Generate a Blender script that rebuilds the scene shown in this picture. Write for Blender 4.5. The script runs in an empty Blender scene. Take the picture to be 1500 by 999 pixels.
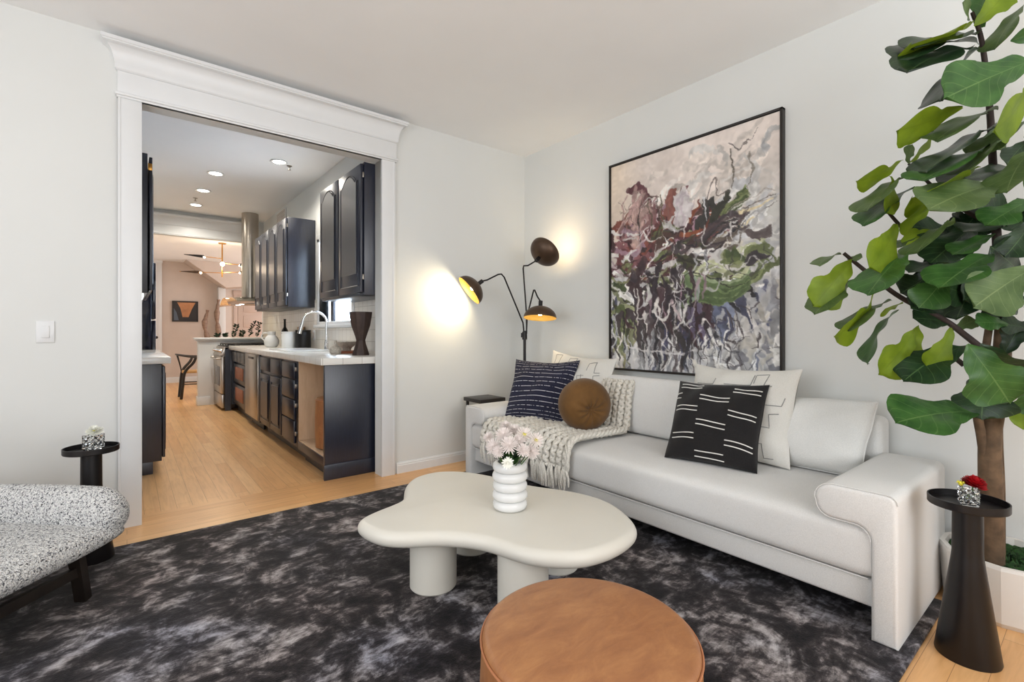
import bpy, bmesh, math, random
import numpy as np
from mathutils import Vector, Matrix
random.seed(7)
S = bpy.context.scene
COL = S.collection
PI = math.pi

# ------------------------------------------------------------------ camera, world, light, exposure
FPX, CXP, CYP, CAMH = 704.5, 750.0, 486.0, 1.12
YAW = math.radians(38.68)
SN, CS = math.sin(YAW), math.cos(YAW)
cd = bpy.data.cameras.new('camera'); cam = bpy.data.objects.new('camera', cd); COL.objects.link(cam)
cam.location = (0, 0, CAMH); cam.rotation_euler = (PI/2, 0, -YAW)
cd.sensor_width = 36; cd.lens = FPX/1500*36; cd.shift_y = -(499.5-CYP)/1500; cd.clip_start = .05
S.camera = cam
S.view_settings.view_transform = 'Standard'; S.view_settings.look = 'None'
S.view_settings.gamma = 1; S.view_settings.use_curve_mapping = False
S.view_settings.exposure = 0.0

w = bpy.data.worlds.new('world'); S.world = w; w.use_nodes = True
wb = w.node_tree.nodes['Background']; wb.inputs[0].default_value = (.80, .88, 1, 1); wb.inputs[1].default_value = 1.6

def area(name, loc, rot, sx, sy, power, col=(1, 1, 1)):
    l = bpy.data.lights.new(name, 'AREA'); l.shape = 'RECTANGLE'; l.size = sx; l.size_y = sy
    l.energy = power; l.color = col
    o = bpy.data.objects.new(name, l); COL.objects.link(o); o.location = loc; o.rotation_euler = rot
    return o
def point(name, loc, power, col=(1, .8, .55), r=.03):
    l = bpy.data.lights.new(name, 'POINT'); l.energy = power; l.color = col; l.shadow_soft_size = r
    o = bpy.data.objects.new(name, l); COL.objects.link(o); o.location = loc
    return o
def spot(name, loc, target, power, col=(1, .85, .62), r=.03, ang=120, blend=.5):
    l = bpy.data.lights.new(name, 'SPOT'); l.energy = power; l.color = col; l.shadow_soft_size = r
    l.spot_size = math.radians(ang); l.spot_blend = blend
    o = bpy.data.objects.new(name, l); COL.objects.link(o); o.location = loc
    o.rotation_euler = (Vector(target)-Vector(loc)).to_track_quat('-Z', 'Y').to_euler()
    return o
# daylight through the living room windows (left wall and rear wall)
area('daylight_left', (-2.25, .9, 1.55), (0, -PI/2-.25, 0), 1.9, 2.6, 44, (.95, .975, 1))
area('daylight_rear', (.7, -2.05, 1.55), (PI/2+.5, 0, 0), 3.0, 1.9, 68, (1, .985, .965))
# kitchen window daylight, and an added fill light for the dining room
area('daylight_kitchen', (1.85, 5.25, 1.72), (0, PI/2, 0), .98, 1.05, 26, (.74, .86, 1))
area('fill_dining', (3.9, 10.8, 1.6), (0, PI/2, 0), 1.7, 2.4, 46, (1, .93, .88))

# ------------------------------------------------------------------ projection helpers (pixel -> place)
def ray(px, py):
    r = (px-CXP)/FPX
    return Vector((SN+CS*r, CS-SN*r, -(py-CYP)/FPX))
def at(px, py, t): return Vector((0, 0, CAMH)) + ray(px, py)*t
def onz(px, py, z):
    v = ray(px, py); return Vector((0, 0, CAMH)) + v*((z-CAMH)/v.z)

# ------------------------------------------------------------------ materials
def lin(c): return tuple((x/12.92 if x <= .04045 else ((x+.055)/1.055)**2.4) for x in c)
def rgb(r, g, b): return lin((r/255, g/255, b/255)) + (1,)
class NT:
    def __init__(s, name):
        s.m = bpy.data.materials.new(name); s.m.use_nodes = True
        s.t = s.m.node_tree; s.b = s.t.nodes['Principled BSDF']; s.out = s.t.nodes['Material Output']
    def n(s, typ, **kw):
        o = s.t.nodes.new(typ)
        for k, v in kw.items():
            if k in o.inputs: o.inputs[k].default_value = v
            else: setattr(o, k, v)
        return o
    def l(s, a, b): s.t.links.new(a, b)
    def coord(s, which='Object', scale=(1, 1, 1), rot=(0, 0, 0)):
        tc = s.n('ShaderNodeTexCoord'); mp = s.n('ShaderNodeMapping')
        mp.inputs['Scale'].default_value = scale; mp.inputs['Rotation'].default_value = rot
        s.l(tc.outputs[which], mp.inputs[0]); return mp.outputs[0]
    def ramp(s, fac, stops):
        r = s.n('ShaderNodeValToRGB'); s.l(fac, r.inputs[0]); e = r.color_ramp.elements
        while len(e) < len(stops): e.new(.5)
        for i, (p, c) in enumerate(stops):
            e[i].position = p; e[i].color = c
        return r.outputs[0]
    def bump(s, fac, strength=.3, dist=.01):
        b = s.n('ShaderNodeBump'); b.inputs['Strength'].default_value = strength; b.inputs['Distance'].default_value = dist
        s.l(fac, b.inputs['Height']); s.l(b.outputs[0], s.b.inputs['Normal']); return b
    def noise(s, vec, scale, detail=4, rough=.55, dist=0):
        n = s.n('ShaderNodeTexNoise'); s.l(vec, n.inputs['Vector'])
        n.inputs['Scale'].default_value = scale; n.inputs['Detail'].default_value = detail
        n.inputs['Roughness'].default_value = rough; n.inputs['Distortion'].default_value = dist
        return n.outputs[0]
    def mix(s, fac, a, b, mode='MIX'):
        m = s.n('ShaderNodeMix', data_type='RGBA', blend_type=mode)
        for sock, v in ((m.inputs[0], fac), (m.inputs[6], a), (m.inputs[7], b)):
            if hasattr(v, 'links'): s.l(v, sock)
            else: sock.default_value = v
        return m.outputs[2]
    def math(s, op, a, b=0.0, c=0.0):
        m = s.n('ShaderNodeMath', operation=op)
        for sock, v in zip(m.inputs, (a, b, c)):
            if hasattr(v, 'links'): s.l(v, sock)
            else: sock.default_value = v
        return m.outputs[0]

def plain(name, col, rough=.5, metal=0, var=.06, nscale=6, bump=0, bscale=200, coat=0, spec=.5, sheen=0):
    m = NT(name); m.b.inputs['Roughness'].default_value = rough; m.b.inputs['Metallic'].default_value = metal
    v = m.coord(); n = m.noise(v, nscale)
    c2 = tuple(x*(1-var) for x in col[:3])+(1,); c3 = tuple(min(1, x*(1+var)) for x in col[:3])+(1,)
    m.l(m.ramp(n, [(.35, c2), (.65, c3)]), m.b.inputs['Base Color'])
    if bump: m.bump(m.noise(v, bscale, 3), bump, .002)
    if coat: m.b.inputs['Coat Weight'].default_value = coat; m.b.inputs['Coat Roughness'].default_value = .15
    m.b.inputs['Specular IOR Level'].default_value = spec
    if sheen: m.b.inputs['Sheen Weight'].default_value = sheen
    return m.m
def emit(name, col, st):
    m = NT(name); m.b.inputs['Base Color'].default_value = col
    m.b.inputs['Emission Color'].default_value = col; m.b.inputs['Emission Strength'].default_value = st
    return m.m
M = {}
M['wall'] = plain('wall_paint', rgb(223, 224, 221), .75, var=.01, nscale=2, bump=.04, bscale=60)
M['ceiling'] = plain('ceiling_paint', rgb(247, 247, 246), .85, var=.01, nscale=2)
M['trim'] = plain('white_trim_paint', rgb(228, 229, 229), .35, var=.01)
M['beige'] = plain('beige_wall_paint', rgb(214, 200, 190), .8, var=.02)
M['white_gloss'] = plain('white_glaze', rgb(226, 226, 224), .12, var=.01)
M['black_metal'] = plain('black_powder_coat', rgb(17, 14, 15), .38, var=.15, nscale=10, spec=.4)
M['black_wood'] = plain('black_stained_wood', rgb(32, 26, 22), .4, var=.25, nscale=25)
M['bronze'] = plain('brown_bronze', rgb(84, 66, 52), .42, .6, var=.15)
M['gold'] = plain('gold_inner', rgb(214, 176, 92), .5, .3, var=.05)
M['brass'] = plain('brass', rgb(190, 140, 70), .3, .9, var=.08)
M['steel'] = plain('brushed_steel', rgb(176, 168, 158), .28, .95, var=.05)
M['chrome'] = plain('chrome', rgb(215, 215, 215), .1, 1, var=.02)
M['coffee'] = plain('lacquered_cream', rgb(220, 216, 205), .42, var=.01)
M['silver_flower'] = None

def cab_mat():
    m = NT('navy_black_cabinet_paint')
    v = m.coord(scale=(40, 40, 3)); n = m.noise(v, 3, 6)
    m.l(m.ramp(n, [(.3, rgb(23, 27, 40)), (.7, rgb(34, 39, 56))]), m.b.inputs['Base Color'])
    m.b.inputs['Roughness'].default_value = .33; m.bump(n, .18, .002)
    m.b.inputs['Specular IOR Level'].default_value = .8
    return m.m
M['cab'] = cab_mat()

def floor_mat():
    m = NT('oak_strip_floor')
    g = m.n('ShaderNodeNewGeometry'); sp = m.n('ShaderNodeSeparateXYZ'); m.l(g.outputs['Position'], sp.inputs[0])
    X, Y = sp.outputs[0], sp.outputs[1]
    def planks(u, v, off):
        cb = m.n('ShaderNodeCombineXYZ'); m.l(u, cb.inputs[0]); m.l(v, cb.inputs[1])
        b = m.n('ShaderNodeTexBrick'); m.l(cb.outputs[0], b.inputs['Vector'])
        b.offset = .37; b.offset_frequency = 2; b.squash = 1
        b.inputs['Scale'].default_value = 1; b.inputs['Brick Width'].default_value = .95; b.inputs['Row Height'].default_value = .083
        b.inputs['Mortar Size'].default_value = .0009; b.inputs['Bias'].default_value = 0
        b.inputs['Color1'].default_value = rgb(240, 194, 138); b.inputs['Color2'].default_value = rgb(226, 172, 114)
        b.inputs['Mortar'].default_value = rgb(170, 120, 76)
        cs = m.n('ShaderNodeCombineXYZ'); m.l(m.math('MULTIPLY', u, 1.2), cs.inputs[0]); m.l(m.math('MULTIPLY', v, 14), cs.inputs[1])
        n = m.noise(cs.outputs[0], 3.2, 6, .6, .6)
        grain = m.ramp(n, [(.3, (.80, .74, .68, 1)), (.55, (1, 1, 1, 1)), (.8, (1.06, 1.04, 1, 1))])
        big = m.noise(g.outputs['Position'], 1.3, 2)
        c = m.mix(.75, b.outputs[0], grain, 'MULTIPLY')
        return m.mix(.5, c, m.ramp(big, [(.35, (.86, .82, .8, 1)), (.65, (1.05, 1.04, 1.02, 1))]), 'MULTIPLY')
    a = planks(X, Y, 0); b = planks(Y, X, .3)
    sel = m.math('GREATER_THAN', Y, 3.71)
    m.l(m.mix(sel, a, b), m.b.inputs['Base Color'])
    m.b.inputs['Roughness'].default_value = .3
    return m.m
M['floor'] = floor_mat()

def rug_mat():
    m = NT('charcoal_viscose_rug')
    v = m.coord(scale=(1, 1.0, 1))
    n1 = m.noise(v, 3.6, 8, .68, .9)
    v2 = m.coord(scale=(9, 26, 1), rot=(0, 0, .25))
    n2 = m.noise(v2, 1.6, 6, .7, .5)
    n3 = m.noise(v, 11, 6, .65, .6)
    s = m.math('ADD', m.math('MULTIPLY', n1, .46), m.math('ADD', m.math('MULTIPLY', n2, .20), m.math('MULTIPLY', n3, .38)))
    c = m.ramp(s, [(.42, rgb(16, 14, 17)), (.485, rgb(34, 31, 33)), (.53, rgb(62, 58, 60)), (.567, rgb(116, 112, 113)), (.64, rgb(188, 185, 187))])
    tint = m.ramp(m.noise(v, 1.7, 3), [(.35, (1.14, 1.0, .94, 1)), (.52, (1.04, 1.0, .97, 1)), (.70, (.86, .94, 1.15, 1))])
    m.l(m.mix(.8, c, tint, 'MULTIPLY'), m.b.inputs['Base Color'])
    m.b.inputs['Roughness'].default_value = .8; m.b.inputs['Sheen Weight'].default_value = .05; m.b.inputs['Specular IOR Level'].default_value = .15
    m.bump(m.math('ADD', n3, m.noise(v, 180, 3)), .5, .006)
    return m.m
M['rug'] = rug_mat()

def fabric(name, c1, c2, scale=420, bump=.35, rough=.9, big=.04):
    m = NT(name); v = m.coord(); n = m.noise(v, scale, 3, .7)
    c = m.ramp(n, [(.35, c1), (.65, c2)])
    nb = m.noise(v, 3.5, 3)
    m.l(m.mix(1, c, m.ramp(nb, [(.3, (1-big, 1-big, 1-big, 1)), (.7, (1, 1, 1, 1))]), 'MULTIPLY'), m.b.inputs['Base Color'])
    m.b.inputs['Roughness'].default_value = rough; m.b.inputs['Sheen Weight'].default_value = .15
    m.b.inputs['Specular IOR Level'].default_value = .2
    m.bump(n, bump, .003); return m.m
M['sofa'] = fabric('off_white_upholstery', rgb(213, 212, 209), rgb(232, 231, 228))
M['sofa_pillow'] = fabric('white_linen', rgb(214, 214, 210), rgb(230, 229, 225), 300)
M['cream_linen'] = fabric('cream_linen', rgb(214, 211, 203), rgb(230, 228, 221), 350)
M['grey_line'] = plain('grey_stitching', rgb(140, 140, 138), .9)
M['black_linen'] = fabric('black_linen', rgb(22, 21, 22), rgb(40, 38, 38), 350)
M['white_line'] = plain('white_stitching', rgb(228, 226, 220), .8)
M['knit'] = fabric('oatmeal_wool', rgb(206, 200, 188), rgb(236, 232, 222), 120, .6, .95)
M['velvet'] = fabric('brown_velvet', rgb(108, 76, 38), rgb(122, 86, 44), 12, .05, .7, .3)

def boucle():
    m = NT('grey_boucle'); v = m.coord()
    n = m.noise(v, 150, 2, .8, .9)
    m.l(m.ramp(n, [(.38, rgb(36, 38, 44)), (.43, rgb(126, 126, 130)), (.475, rgb(208, 207, 205)), (.7, rgb(236, 234, 230))]), m.b.inputs['Base Color'])
    vo = m.n('ShaderNodeTexVoronoi'); m.l(v, vo.inputs['Vector']); vo.inputs['Scale'].default_value = 170
    m.bump(vo.outputs[0], .8, .006); m.b.inputs['Roughness'].default_value = .95
    return m.m
M['boucle'] = boucle()
def leather(name, c1, c2, c3):
    m = NT(name); v = m.coord(scale=(1, 2.4, 1), rot=(0, 0, .5))
    n = m.noise(v, 9, 9, .72, .5)
    m.l(m.ramp(n, [(.3, c1), (.5, c2), (.72, c3)]), m.b.inputs['Base Color'])
    m.b.inputs['Roughness'].default_value = .38; m.b.inputs['Specular IOR Level'].default_value = .55
    m.bump(m.noise(m.coord(), 160, 4), .12, .002); return m.m
M['leather'] = leather('tan_leather', rgb(140, 90, 56), rgb(158, 106, 66), rgb(176, 124, 78))
M['leather_edge'] = plain('leather_piping', rgb(176, 116, 78), .4)
def navy():
    m = NT('navy_woven_with_broken_white_threads')
    tc = m.n('ShaderNodeTexCoord'); sp = m.n('ShaderNodeSeparateXYZ'); m.l(tc.outputs['UV'], sp.inputs[0])
    U, V = sp.outputs[0], sp.outputs[1]
    row = m.math('FRACT', m.math('MULTIPLY', V, 19))
    line = m.math('LESS_THAN', m.math('ABSOLUTE', m.math('SUBTRACT', row, .5)), .055)
    cb = m.n('ShaderNodeCombineXYZ'); m.l(m.math('MULTIPLY', U, 34), cb.inputs[0]); m.l(m.math('MULTIPLY', m.math('FLOOR', m.math('MULTIPLY', V, 19)), 5.3), cb.inputs[1])
    br = m.math('GREATER_THAN', m.noise(cb.outputs[0], 1, 2, .6), .44)
    f = m.math('MULTIPLY', line, br)
    v = m.coord(); n = m.noise(v, 240, 3, .7)
    base = m.ramp(n, [(.35, rgb(18, 20, 38)), (.65, rgb(44, 46, 70))])
    m.l(m.mix(f, base, rgb(205, 203, 208)), m.b.inputs['Base Color']); m.b.inputs['Roughness'].default_value = .95
    wv = m.math('SINE', m.math('MULTIPLY', V, 19*6.283*2))
    m.bump(m.math('ADD', n, m.math('MULTIPLY', wv, .3)), .7, .004); return m.m
M['navy'] = navy()
def glass(name, col=(1, 1, 1, 1), rough=0, ior=1.45):
    m = NT(name); m.b.inputs['Base Color'].default_value = col; m.b.inputs['Roughness'].default_value = rough
    m.b.inputs['Transmission Weight'].default_value = 1; m.b.inputs['IOR'].default_value = ior
    return m.m
M['glass'] = glass('cut_glass', (.96, .97, .97, 1))
M['pane'] = glass('window_glass', (.9, .95, 1, 1), 0, 1.02)
M['smoked'] = glass('hood_glass', (.80, .83, .81, 1), .05, 1.12)
def leafmat(name, c1, c2, vein, rough=.35, trans=0):
    m = NT(name)
    tc = m.n('ShaderNodeTexCoord'); sp = m.n('ShaderNodeSeparateXYZ'); m.l(tc.outputs['UV'], sp.inputs[0])
    U, V = sp.outputs[0], sp.outputs[1]
    au = m.math('ABSOLUTE', m.math('SUBTRACT', U, .5))
    mid = m.math('LESS_THAN', au, .012)
    q = m.math('FRACT', m.math('MULTIPLY', m.math('SUBTRACT', V, m.math('MULTIPLY', au, .55)), 7.5))
    lat = m.math('MULTIPLY', m.math('LESS_THAN', m.math('ABSOLUTE', m.math('SUBTRACT', q, .5)), .035), .55)
    f = m.math('MAXIMUM', mid, lat)
    n = m.noise(m.coord(), 14, 4)
    base = m.ramp(n, [(.3, c1), (.7, c2)])
    m.l(m.mix(m.math('MULTIPLY', f, .5), base, vein), m.b.inputs['Base Color'])
    m.b.inputs['Roughness'].default_value = rough; m.b.inputs['Specular IOR Level'].default_value = .35
    m.bump(m.math('SUBTRACT', m.math('MULTIPLY', n, .6), f), .35, .004)
    if trans:
        tr = m.n('ShaderNodeBsdfTranslucent'); tr.inputs[0].default_value = tuple(min(1, x*1.6) for x in c2[:3])+(1,)
        ms = m.n('ShaderNodeMixShader'); ms.inputs[0].default_value = trans
        m.l(m.b.outputs[0], ms.inputs[1]); m.l(tr.outputs[0], ms.inputs[2]); m.l(ms.outputs[0], m.out.inputs[0])
    return m.m
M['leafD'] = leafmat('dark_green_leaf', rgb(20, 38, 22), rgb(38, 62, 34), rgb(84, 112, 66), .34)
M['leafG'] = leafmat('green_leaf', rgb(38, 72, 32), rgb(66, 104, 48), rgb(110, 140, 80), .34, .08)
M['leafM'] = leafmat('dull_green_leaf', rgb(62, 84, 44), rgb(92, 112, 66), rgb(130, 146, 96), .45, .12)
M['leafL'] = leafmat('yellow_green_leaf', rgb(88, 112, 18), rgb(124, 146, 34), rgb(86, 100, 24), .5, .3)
M['bark'] = plain('fig_bark', rgb(96, 76, 56), .85, var=.35, nscale=18, bump=.8, bscale=40)
M['twig'] = plain('fig_twig', rgb(52, 40, 36), .8, var=.25, nscale=30, bump=.5, bscale=80)
M['moss'] = plain('moss', rgb(30, 62, 22), .95, var=.5, nscale=60, bump=1, bscale=90)
M['planter'] = plain('white_matte_ceramic', rgb(228, 224, 218), .6, var=.02)
def tile():
    m = NT('white_tile_counter'); v = m.coord()
    b = m.n('ShaderNodeTexBrick'); m.l(v, b.inputs['Vector']); b.offset = 0
    b.inputs['Scale'].default_value = 1; b.inputs['Brick Width'].default_value = .15; b.inputs['Row Height'].default_value = .15
    b.inputs['Mortar Size'].default_value = .002; b.inputs['Color1'].default_value = rgb(238, 236, 230); b.inputs['Color2'].default_value = rgb(232, 229, 222)
    b.inputs['Mortar'].default_value = rgb(186, 178, 168)
    m.l(b.outputs[0], m.b.inputs['Base Color']); m.b.inputs['Roughness'].default_value = .2
    return m.m
M['tile'] = tile()
def splash():
    m = NT('white_tile_backsplash'); v = m.coord(rot=(0, PI/2, 0))
    tc = m.n('ShaderNodeTexCoord'); sp = m.n('ShaderNodeSeparateXYZ'); m.l(tc.outputs['Object'], sp.inputs[0])
    cb = m.n('ShaderNodeCombineXYZ'); m.l(sp.outputs[1], cb.inputs[0]); m.l(sp.outputs[2], cb.inputs[1])
    b = m.n('ShaderNodeTexBrick'); m.l(cb.outputs[0], b.inputs['Vector']); b.offset = 0
    b.inputs['Scale'].default_value = 1; b.inputs['Brick Width'].default_value = .11; b.inputs['Row Height'].default_value = .11
    b.inputs['Mortar Size'].default_value = .002; b.inputs['Color1'].default_value = rgb(238, 234, 226); b.inputs['Color2'].default_value = rgb(232, 226, 216)
    b.inputs['Mortar'].default_value = rgb(190, 182, 170)
    m.l(b.outputs[0], m.b.inputs['Base Color']); m.b.inputs['Roughness'].default_value = .2
    return m.m
M['splash'] = splash()
def wood(name, c1, c2, sc=(3, 3, 30), rough=.5):
    m = NT(name); n = m.noise(m.coord(scale=sc), 2, 5, .6, .5)
    m.l(m.ramp(n, [(.3, c1), (.7, c2)]), m.b.inputs['Base Color']); m.b.inputs['Roughness'].default_value = rough
    m.bump(n, .15, .002); return m.m
M['maple'] = wood('maple_panel', rgb(205, 172, 138), rgb(226, 196, 164), (8, 8, 1.5))
M['darkwood'] = wood('dark_carved_wood', rgb(46, 32, 28), rgb(74, 54, 46), (14, 14, 4), .55)
M['board'] = wood('oak_board', rgb(150, 110, 70), rgb(180, 140, 92))
M['ceramic'] = plain('speckled_ceramic', rgb(176, 168, 156), .45, var=.25, nscale=70)
M['darkglass'] = plain('dark_bottle', rgb(26, 26, 22), .12)
M['rush'] = plain('woven_rush', rgb(196, 152, 96), .8, var=.2, nscale=40)
M['oven_black'] = plain('black_oven_glass', rgb(14, 18, 34), .08)
M['yellow'] = plain('flower_centre', rgb(214, 204, 60), .8, var=.2, nscale=80)
M['pink'] = plain('pale_pink_petal', rgb(238, 228, 223), .6, var=.04, nscale=30)
M['white_petal'] = plain('white_petal', rgb(240, 240, 230), .6, var=.04, nscale=30)
M['red_petal'] = plain('red_petal', rgb(176, 14, 26), .55, var=.2, nscale=30)
M['green_stem'] = plain('green_stem', rgb(70, 104, 44), .55, var=.25, nscale=30)
M['lamp_lens'] = emit('downlight_lens', (1, .93, .8, 1), 14)
M['bulb'] = emit('warm_bulb', (1, .86, .6, 1), 30)
M['led'] = emit('white_led_strip', (.95, .98, 1, 1), 2)
M['red_wood'] = wood('terracotta_wood', rgb(150, 84, 58), rgb(172, 104, 72))

# ------------------------------------------------------------------ mesh builder
def cat(P, n):   # closed catmull-rom
    out = []; k = len(P)
    for i in range(k):
        a, b, c, d = (P[(i+j-1) % k] for j in range(4))
        for j in range(n):
            t = j/n
            out.append(tuple(.5*((2*b[q])+(-a[q]+c[q])*t+(2*a[q]-5*b[q]+4*c[q]-d[q])*t*t+(-a[q]+3*b[q]-3*c[q]+d[q])*t**3) for q in range(len(b))))
    return out
def catopen(P, n):
    P = [Vector(p) for p in P]; Q = [P[0]*2-P[1]]+P+[P[-1]*2-P[-2]]; out = []
    for i in range(1, len(Q)-2):
        a, b, c, d = Q[i-1:i+3]
        for j in range(n):
            t = j/n
            out.append(.5*((2*b)+(c-a)*t+(2*a-5*b+4*c-d)*t*t+(3*b-a-3*c+d)*t**3))
    out.append(P[-1]); return out
class MB:
    def __init__(s): s.b = bmesh.new(); s.uv = s.b.loops.layers.uv.new('UVMap'); s.mi = 0
    def merge(s, t, mat=None):
        if mat is not None: t.transform(mat)
        for f in t.faces: f.material_index = s.mi
        me = bpy.data.meshes.new('t'); t.to_mesh(me); t.free(); s.b.from_mesh(me); bpy.data.meshes.remove(me)
        return s
    def box(s, x0, y0, z0, x1, y1, z1, bev=0, seg=2, mat=None):
        t = bmesh.new(); bmesh.ops.create_cube(t, size=1)
        for v in t.verts: v.co = Vector((x0+(v.co.x+.5)*(x1-x0), y0+(v.co.y+.5)*(y1-y0), z0+(v.co.z+.5)*(z1-z0)))
        if bev: bmesh.ops.bevel(t, geom=t.edges[:], offset=bev, segments=seg, profile=.5, affect='EDGES')
        return s.merge(t, mat)
    def cyl(s, p0, p1, r0, r1=None, n=24, caps=True):
        r1 = r0 if r1 is None else r1
        return s.tube([p0, p1], [r0, r1], n, caps)
    def tube(s, P, R, n=10, caps=True):
        P = [Vector(p) for p in P]
        if not hasattr(R, '__len__'): R = [R]*len(P)
        rings = []; up = None
        for i, p in enumerate(P):
            d = (P[min(i+1, len(P)-1)]-P[max(i-1, 0)]).normalized()
            if up is None:
                up = Vector((0, 0, 1)) if abs(d.z) < .9 else Vector((1, 0, 0))
            a = d.cross(up)
            if a.length < 1e-5: a = d.cross(Vector((0, 1, 0)))
            a.normalize(); bb = d.cross(a).normalized(); up = -bb if False else bb.cross(d) if False else up
            up = a.cross(d).normalized()
            rings.append([s.b.verts.new(p+(a*math.cos(2*PI*j/n)+up*math.sin(2*PI*j/n))*R[i]) for j in range(n)])
        for i in range(len(P)-1):
            for j in range(n):
                f = s.b.faces.new((rings[i][j], rings[i][(j+1) % n], rings[i+1][(j+1) % n], rings[i+1][j])); f.material_index = s.mi
        if caps:
            for rg in (rings[0], rings[-1]):
                f = s.b.faces.new(rg); f.material_index = s.mi
        return s
    def lathe(s, prof, c=(0, 0, 0), n=40, mat=None):
        t = bmesh.new(); rings = []
        for r, z in prof:
            if r < 1e-5: rings.append([t.verts.new((0, 0, z))])
            else: rings.append([t.verts.new((r*math.cos(2*PI*j/n), r*math.sin(2*PI*j/n), z)) for j in range(n)])
        for i in range(len(rings)-1):
            A, B = rings[i], rings[i+1]
            for j in range(n):
                k = (j+1) % n
                if len(A) == 1 and len(B) == 1: continue
                if len(A) == 1: t.faces.new((A[0], B[k], B[j]))
                elif len(B) == 1: t.faces.new((A[j], A[k], B[0]))
                else: t.faces.new((A[j], A[k], B[k], B[j]))
        mm = Matrix.Translation(c)
        if mat is not None: mm = mm @ mat
        return s.merge(t, mm)
    def prism(s, pts, d, bev=0, seg=2, mat=None):
        t = bmesh.new(); vs = [t.verts.new(p) for p in pts]; f = t.faces.new(vs)
        r = bmesh.ops.extrude_face_region(t, geom=[f]); nv = [v for v in r['geom'] if isinstance(v, bmesh.types.BMVert)]
        bmesh.ops.translate(t, verts=nv, vec=d)
        bmesh.ops.recalc_face_normals(t, faces=t.faces[:])
        if bev:
            dd = Vector(d).normalized()
            es = [e for e in t.edges if abs((e.verts[0].co-e.verts[1].co).normalized().dot(dd)) < .5]
            bmesh.ops.bevel(t, geom=es, offset=bev, segments=seg, profile=.5, affect='EDGES')
        return s.merge(t, mat)
    def grid(s, fn, nu, nv, closed_u=False, flip=False):
        V = [[s.b.verts.new(fn(i/nu, j/nv)) for j in range(nv+1)] for i in range(nu if closed_u else nu+1)]
        for i in range(nu):
            i2 = (i+1) % nu if closed_u else i+1
            for j in range(nv):
                q = (V[i][j], V[i2][j], V[i2][j+1], V[i][j+1]); uvq = ((i/nu, j/nv), ((i+1)/nu, j/nv), ((i+1)/nu, (j+1)/nv), (i/nu, (j+1)/nv))
                if flip: q = q[::-1]; uvq = uvq[::-1]
                f = s.b.faces.new(q); f.material_index = s.mi
                for lp, u in zip(f.loops, uvq): lp[s.uv].uv = u
        return s
    def sphere(s, c, r, sx=1, sy=1, sz=1, n=16, mat=None):
        t = bmesh.new(); bmesh.ops.create_uvsphere(t, u_segments=n, v_segments=max(6, n//2), radius=r)
        mm = Matrix.Translation(c)
        if mat is not None: mm = mm @ mat
        return s.merge(t, mm @ Matrix.Diagonal((sx, sy, sz, 1)))
    def build(s, name, mats, parent=None, smooth=True, ang=38, weld=True, origin=None, recalc=True):
        b = s.b
        if weld: bmesh.ops.remove_doubles(b, verts=b.verts[:], dist=1e-5)
        if recalc: bmesh.ops.recalc_face_normals(b, faces=b.faces[:])
        if smooth:
            for f in b.faces: f.smooth = True
            ca = math.radians(ang)
            for e in b.edges:
                if len(e.link_faces) == 2 and e.calc_face_angle(0) > ca: e.smooth = False
        off = Vector((0, 0, 0))
        if parent is not None:
            p = parent
            while p: off += p.location; p = p.parent
        elif origin is not None: off = Vector(origin)
        elif len(b.verts):
            xs = [v.co for v in b.verts]
            off = Vector(((min(v.x for v in xs)+max(v.x for v in xs))/2, (min(v.y for v in xs)+max(v.y for v in xs))/2, min(v.z for v in xs)))
        bmesh.ops.translate(b, verts=b.verts[:], vec=-off)
        me = bpy.data.meshes.new(name); b.to_mesh(me); b.free()
        for m in (mats if isinstance(mats, (list, tuple)) else [mats]): me.materials.append(M[m] if isinstance(m, str) else m)
        o = bpy.data.objects.new(name, me); COL.objects.link(o)
        if parent is not None: o.parent = parent
        else: o.location = off
        return o
def thing(name, label, cat, loc=(0, 0, 0), group=None):
    o = bpy.data.objects.new(name, None); COL.objects.link(o); o.location = loc; o.empty_display_size = .1
    o['label'] = label; o['category'] = cat
    if group: o['group'] = group
    return o
def tag(o, label, cat, group=None, kind=None):
    o['label'] = label; o['category'] = cat
    if group: o['group'] = group
    if kind: o['kind'] = kind
    return o
def struct(o, label=None, cat=None):
    o['kind'] = 'structure'
    if label: o['label'] = label
    if cat: o['category'] = cat
    return o
def part(o, label): o['label'] = label; return o
def relabel(o, label): o['label'] = label
def copy_tree(o, parent=None):
    c = o.copy(); COL.objects.link(c)
    if parent: c.parent = parent
    for ch in list(o.children): copy_tree(ch, c)
    return c

# ------------------------------------------------------------------ room shell
CEIL = 2.80; KC = 2.92; DC = 2.66
WY, WY2 = 3.54, 3.65; RX = 2.99
OPL, OPR, OPH = .068, 1.534, 2.452
LX, RY = -2.3, -2.1
struct(MB().box(LX-.2, RY-.2, -.1, 4.2, 13.1, 0).build('floor', 'floor'), 'light oak strip floor', 'floor')
struct(MB().box(LX-.12, RY-.12, CEIL, RX+.12, WY, CEIL+.12).build('ceiling', 'ceiling'), 'smooth white living room ceiling', 'ceiling')
m = MB(); m.box(LX-.12, WY, 0, OPL, WY2, 2.95); m.box(OPR, WY, 0, RX+.12, WY2, 2.95); m.box(OPL, WY, OPH, OPR, WY2, 2.95)
struct(m.build('wall_back', 'wall'), 'white wall with the wide cased opening to the kitchen', 'wall')
struct(MB().box(RX, RY-.12, 0, RX+.12, WY, 2.8).build('wall_right', 'wall'), 'white wall behind the sofa', 'wall')
m = MB()   # left wall with window opening
m.box(LX-.12, RY-.12, 0, LX, -.4, 2.8); m.box(LX-.12, 2.2, 0, LX, WY, 2.8); m.box(LX-.12, -.4, 0, LX, 2.2, .6); m.box(LX-.12, -.4, 2.5, LX, 2.2, 2.8)
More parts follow.
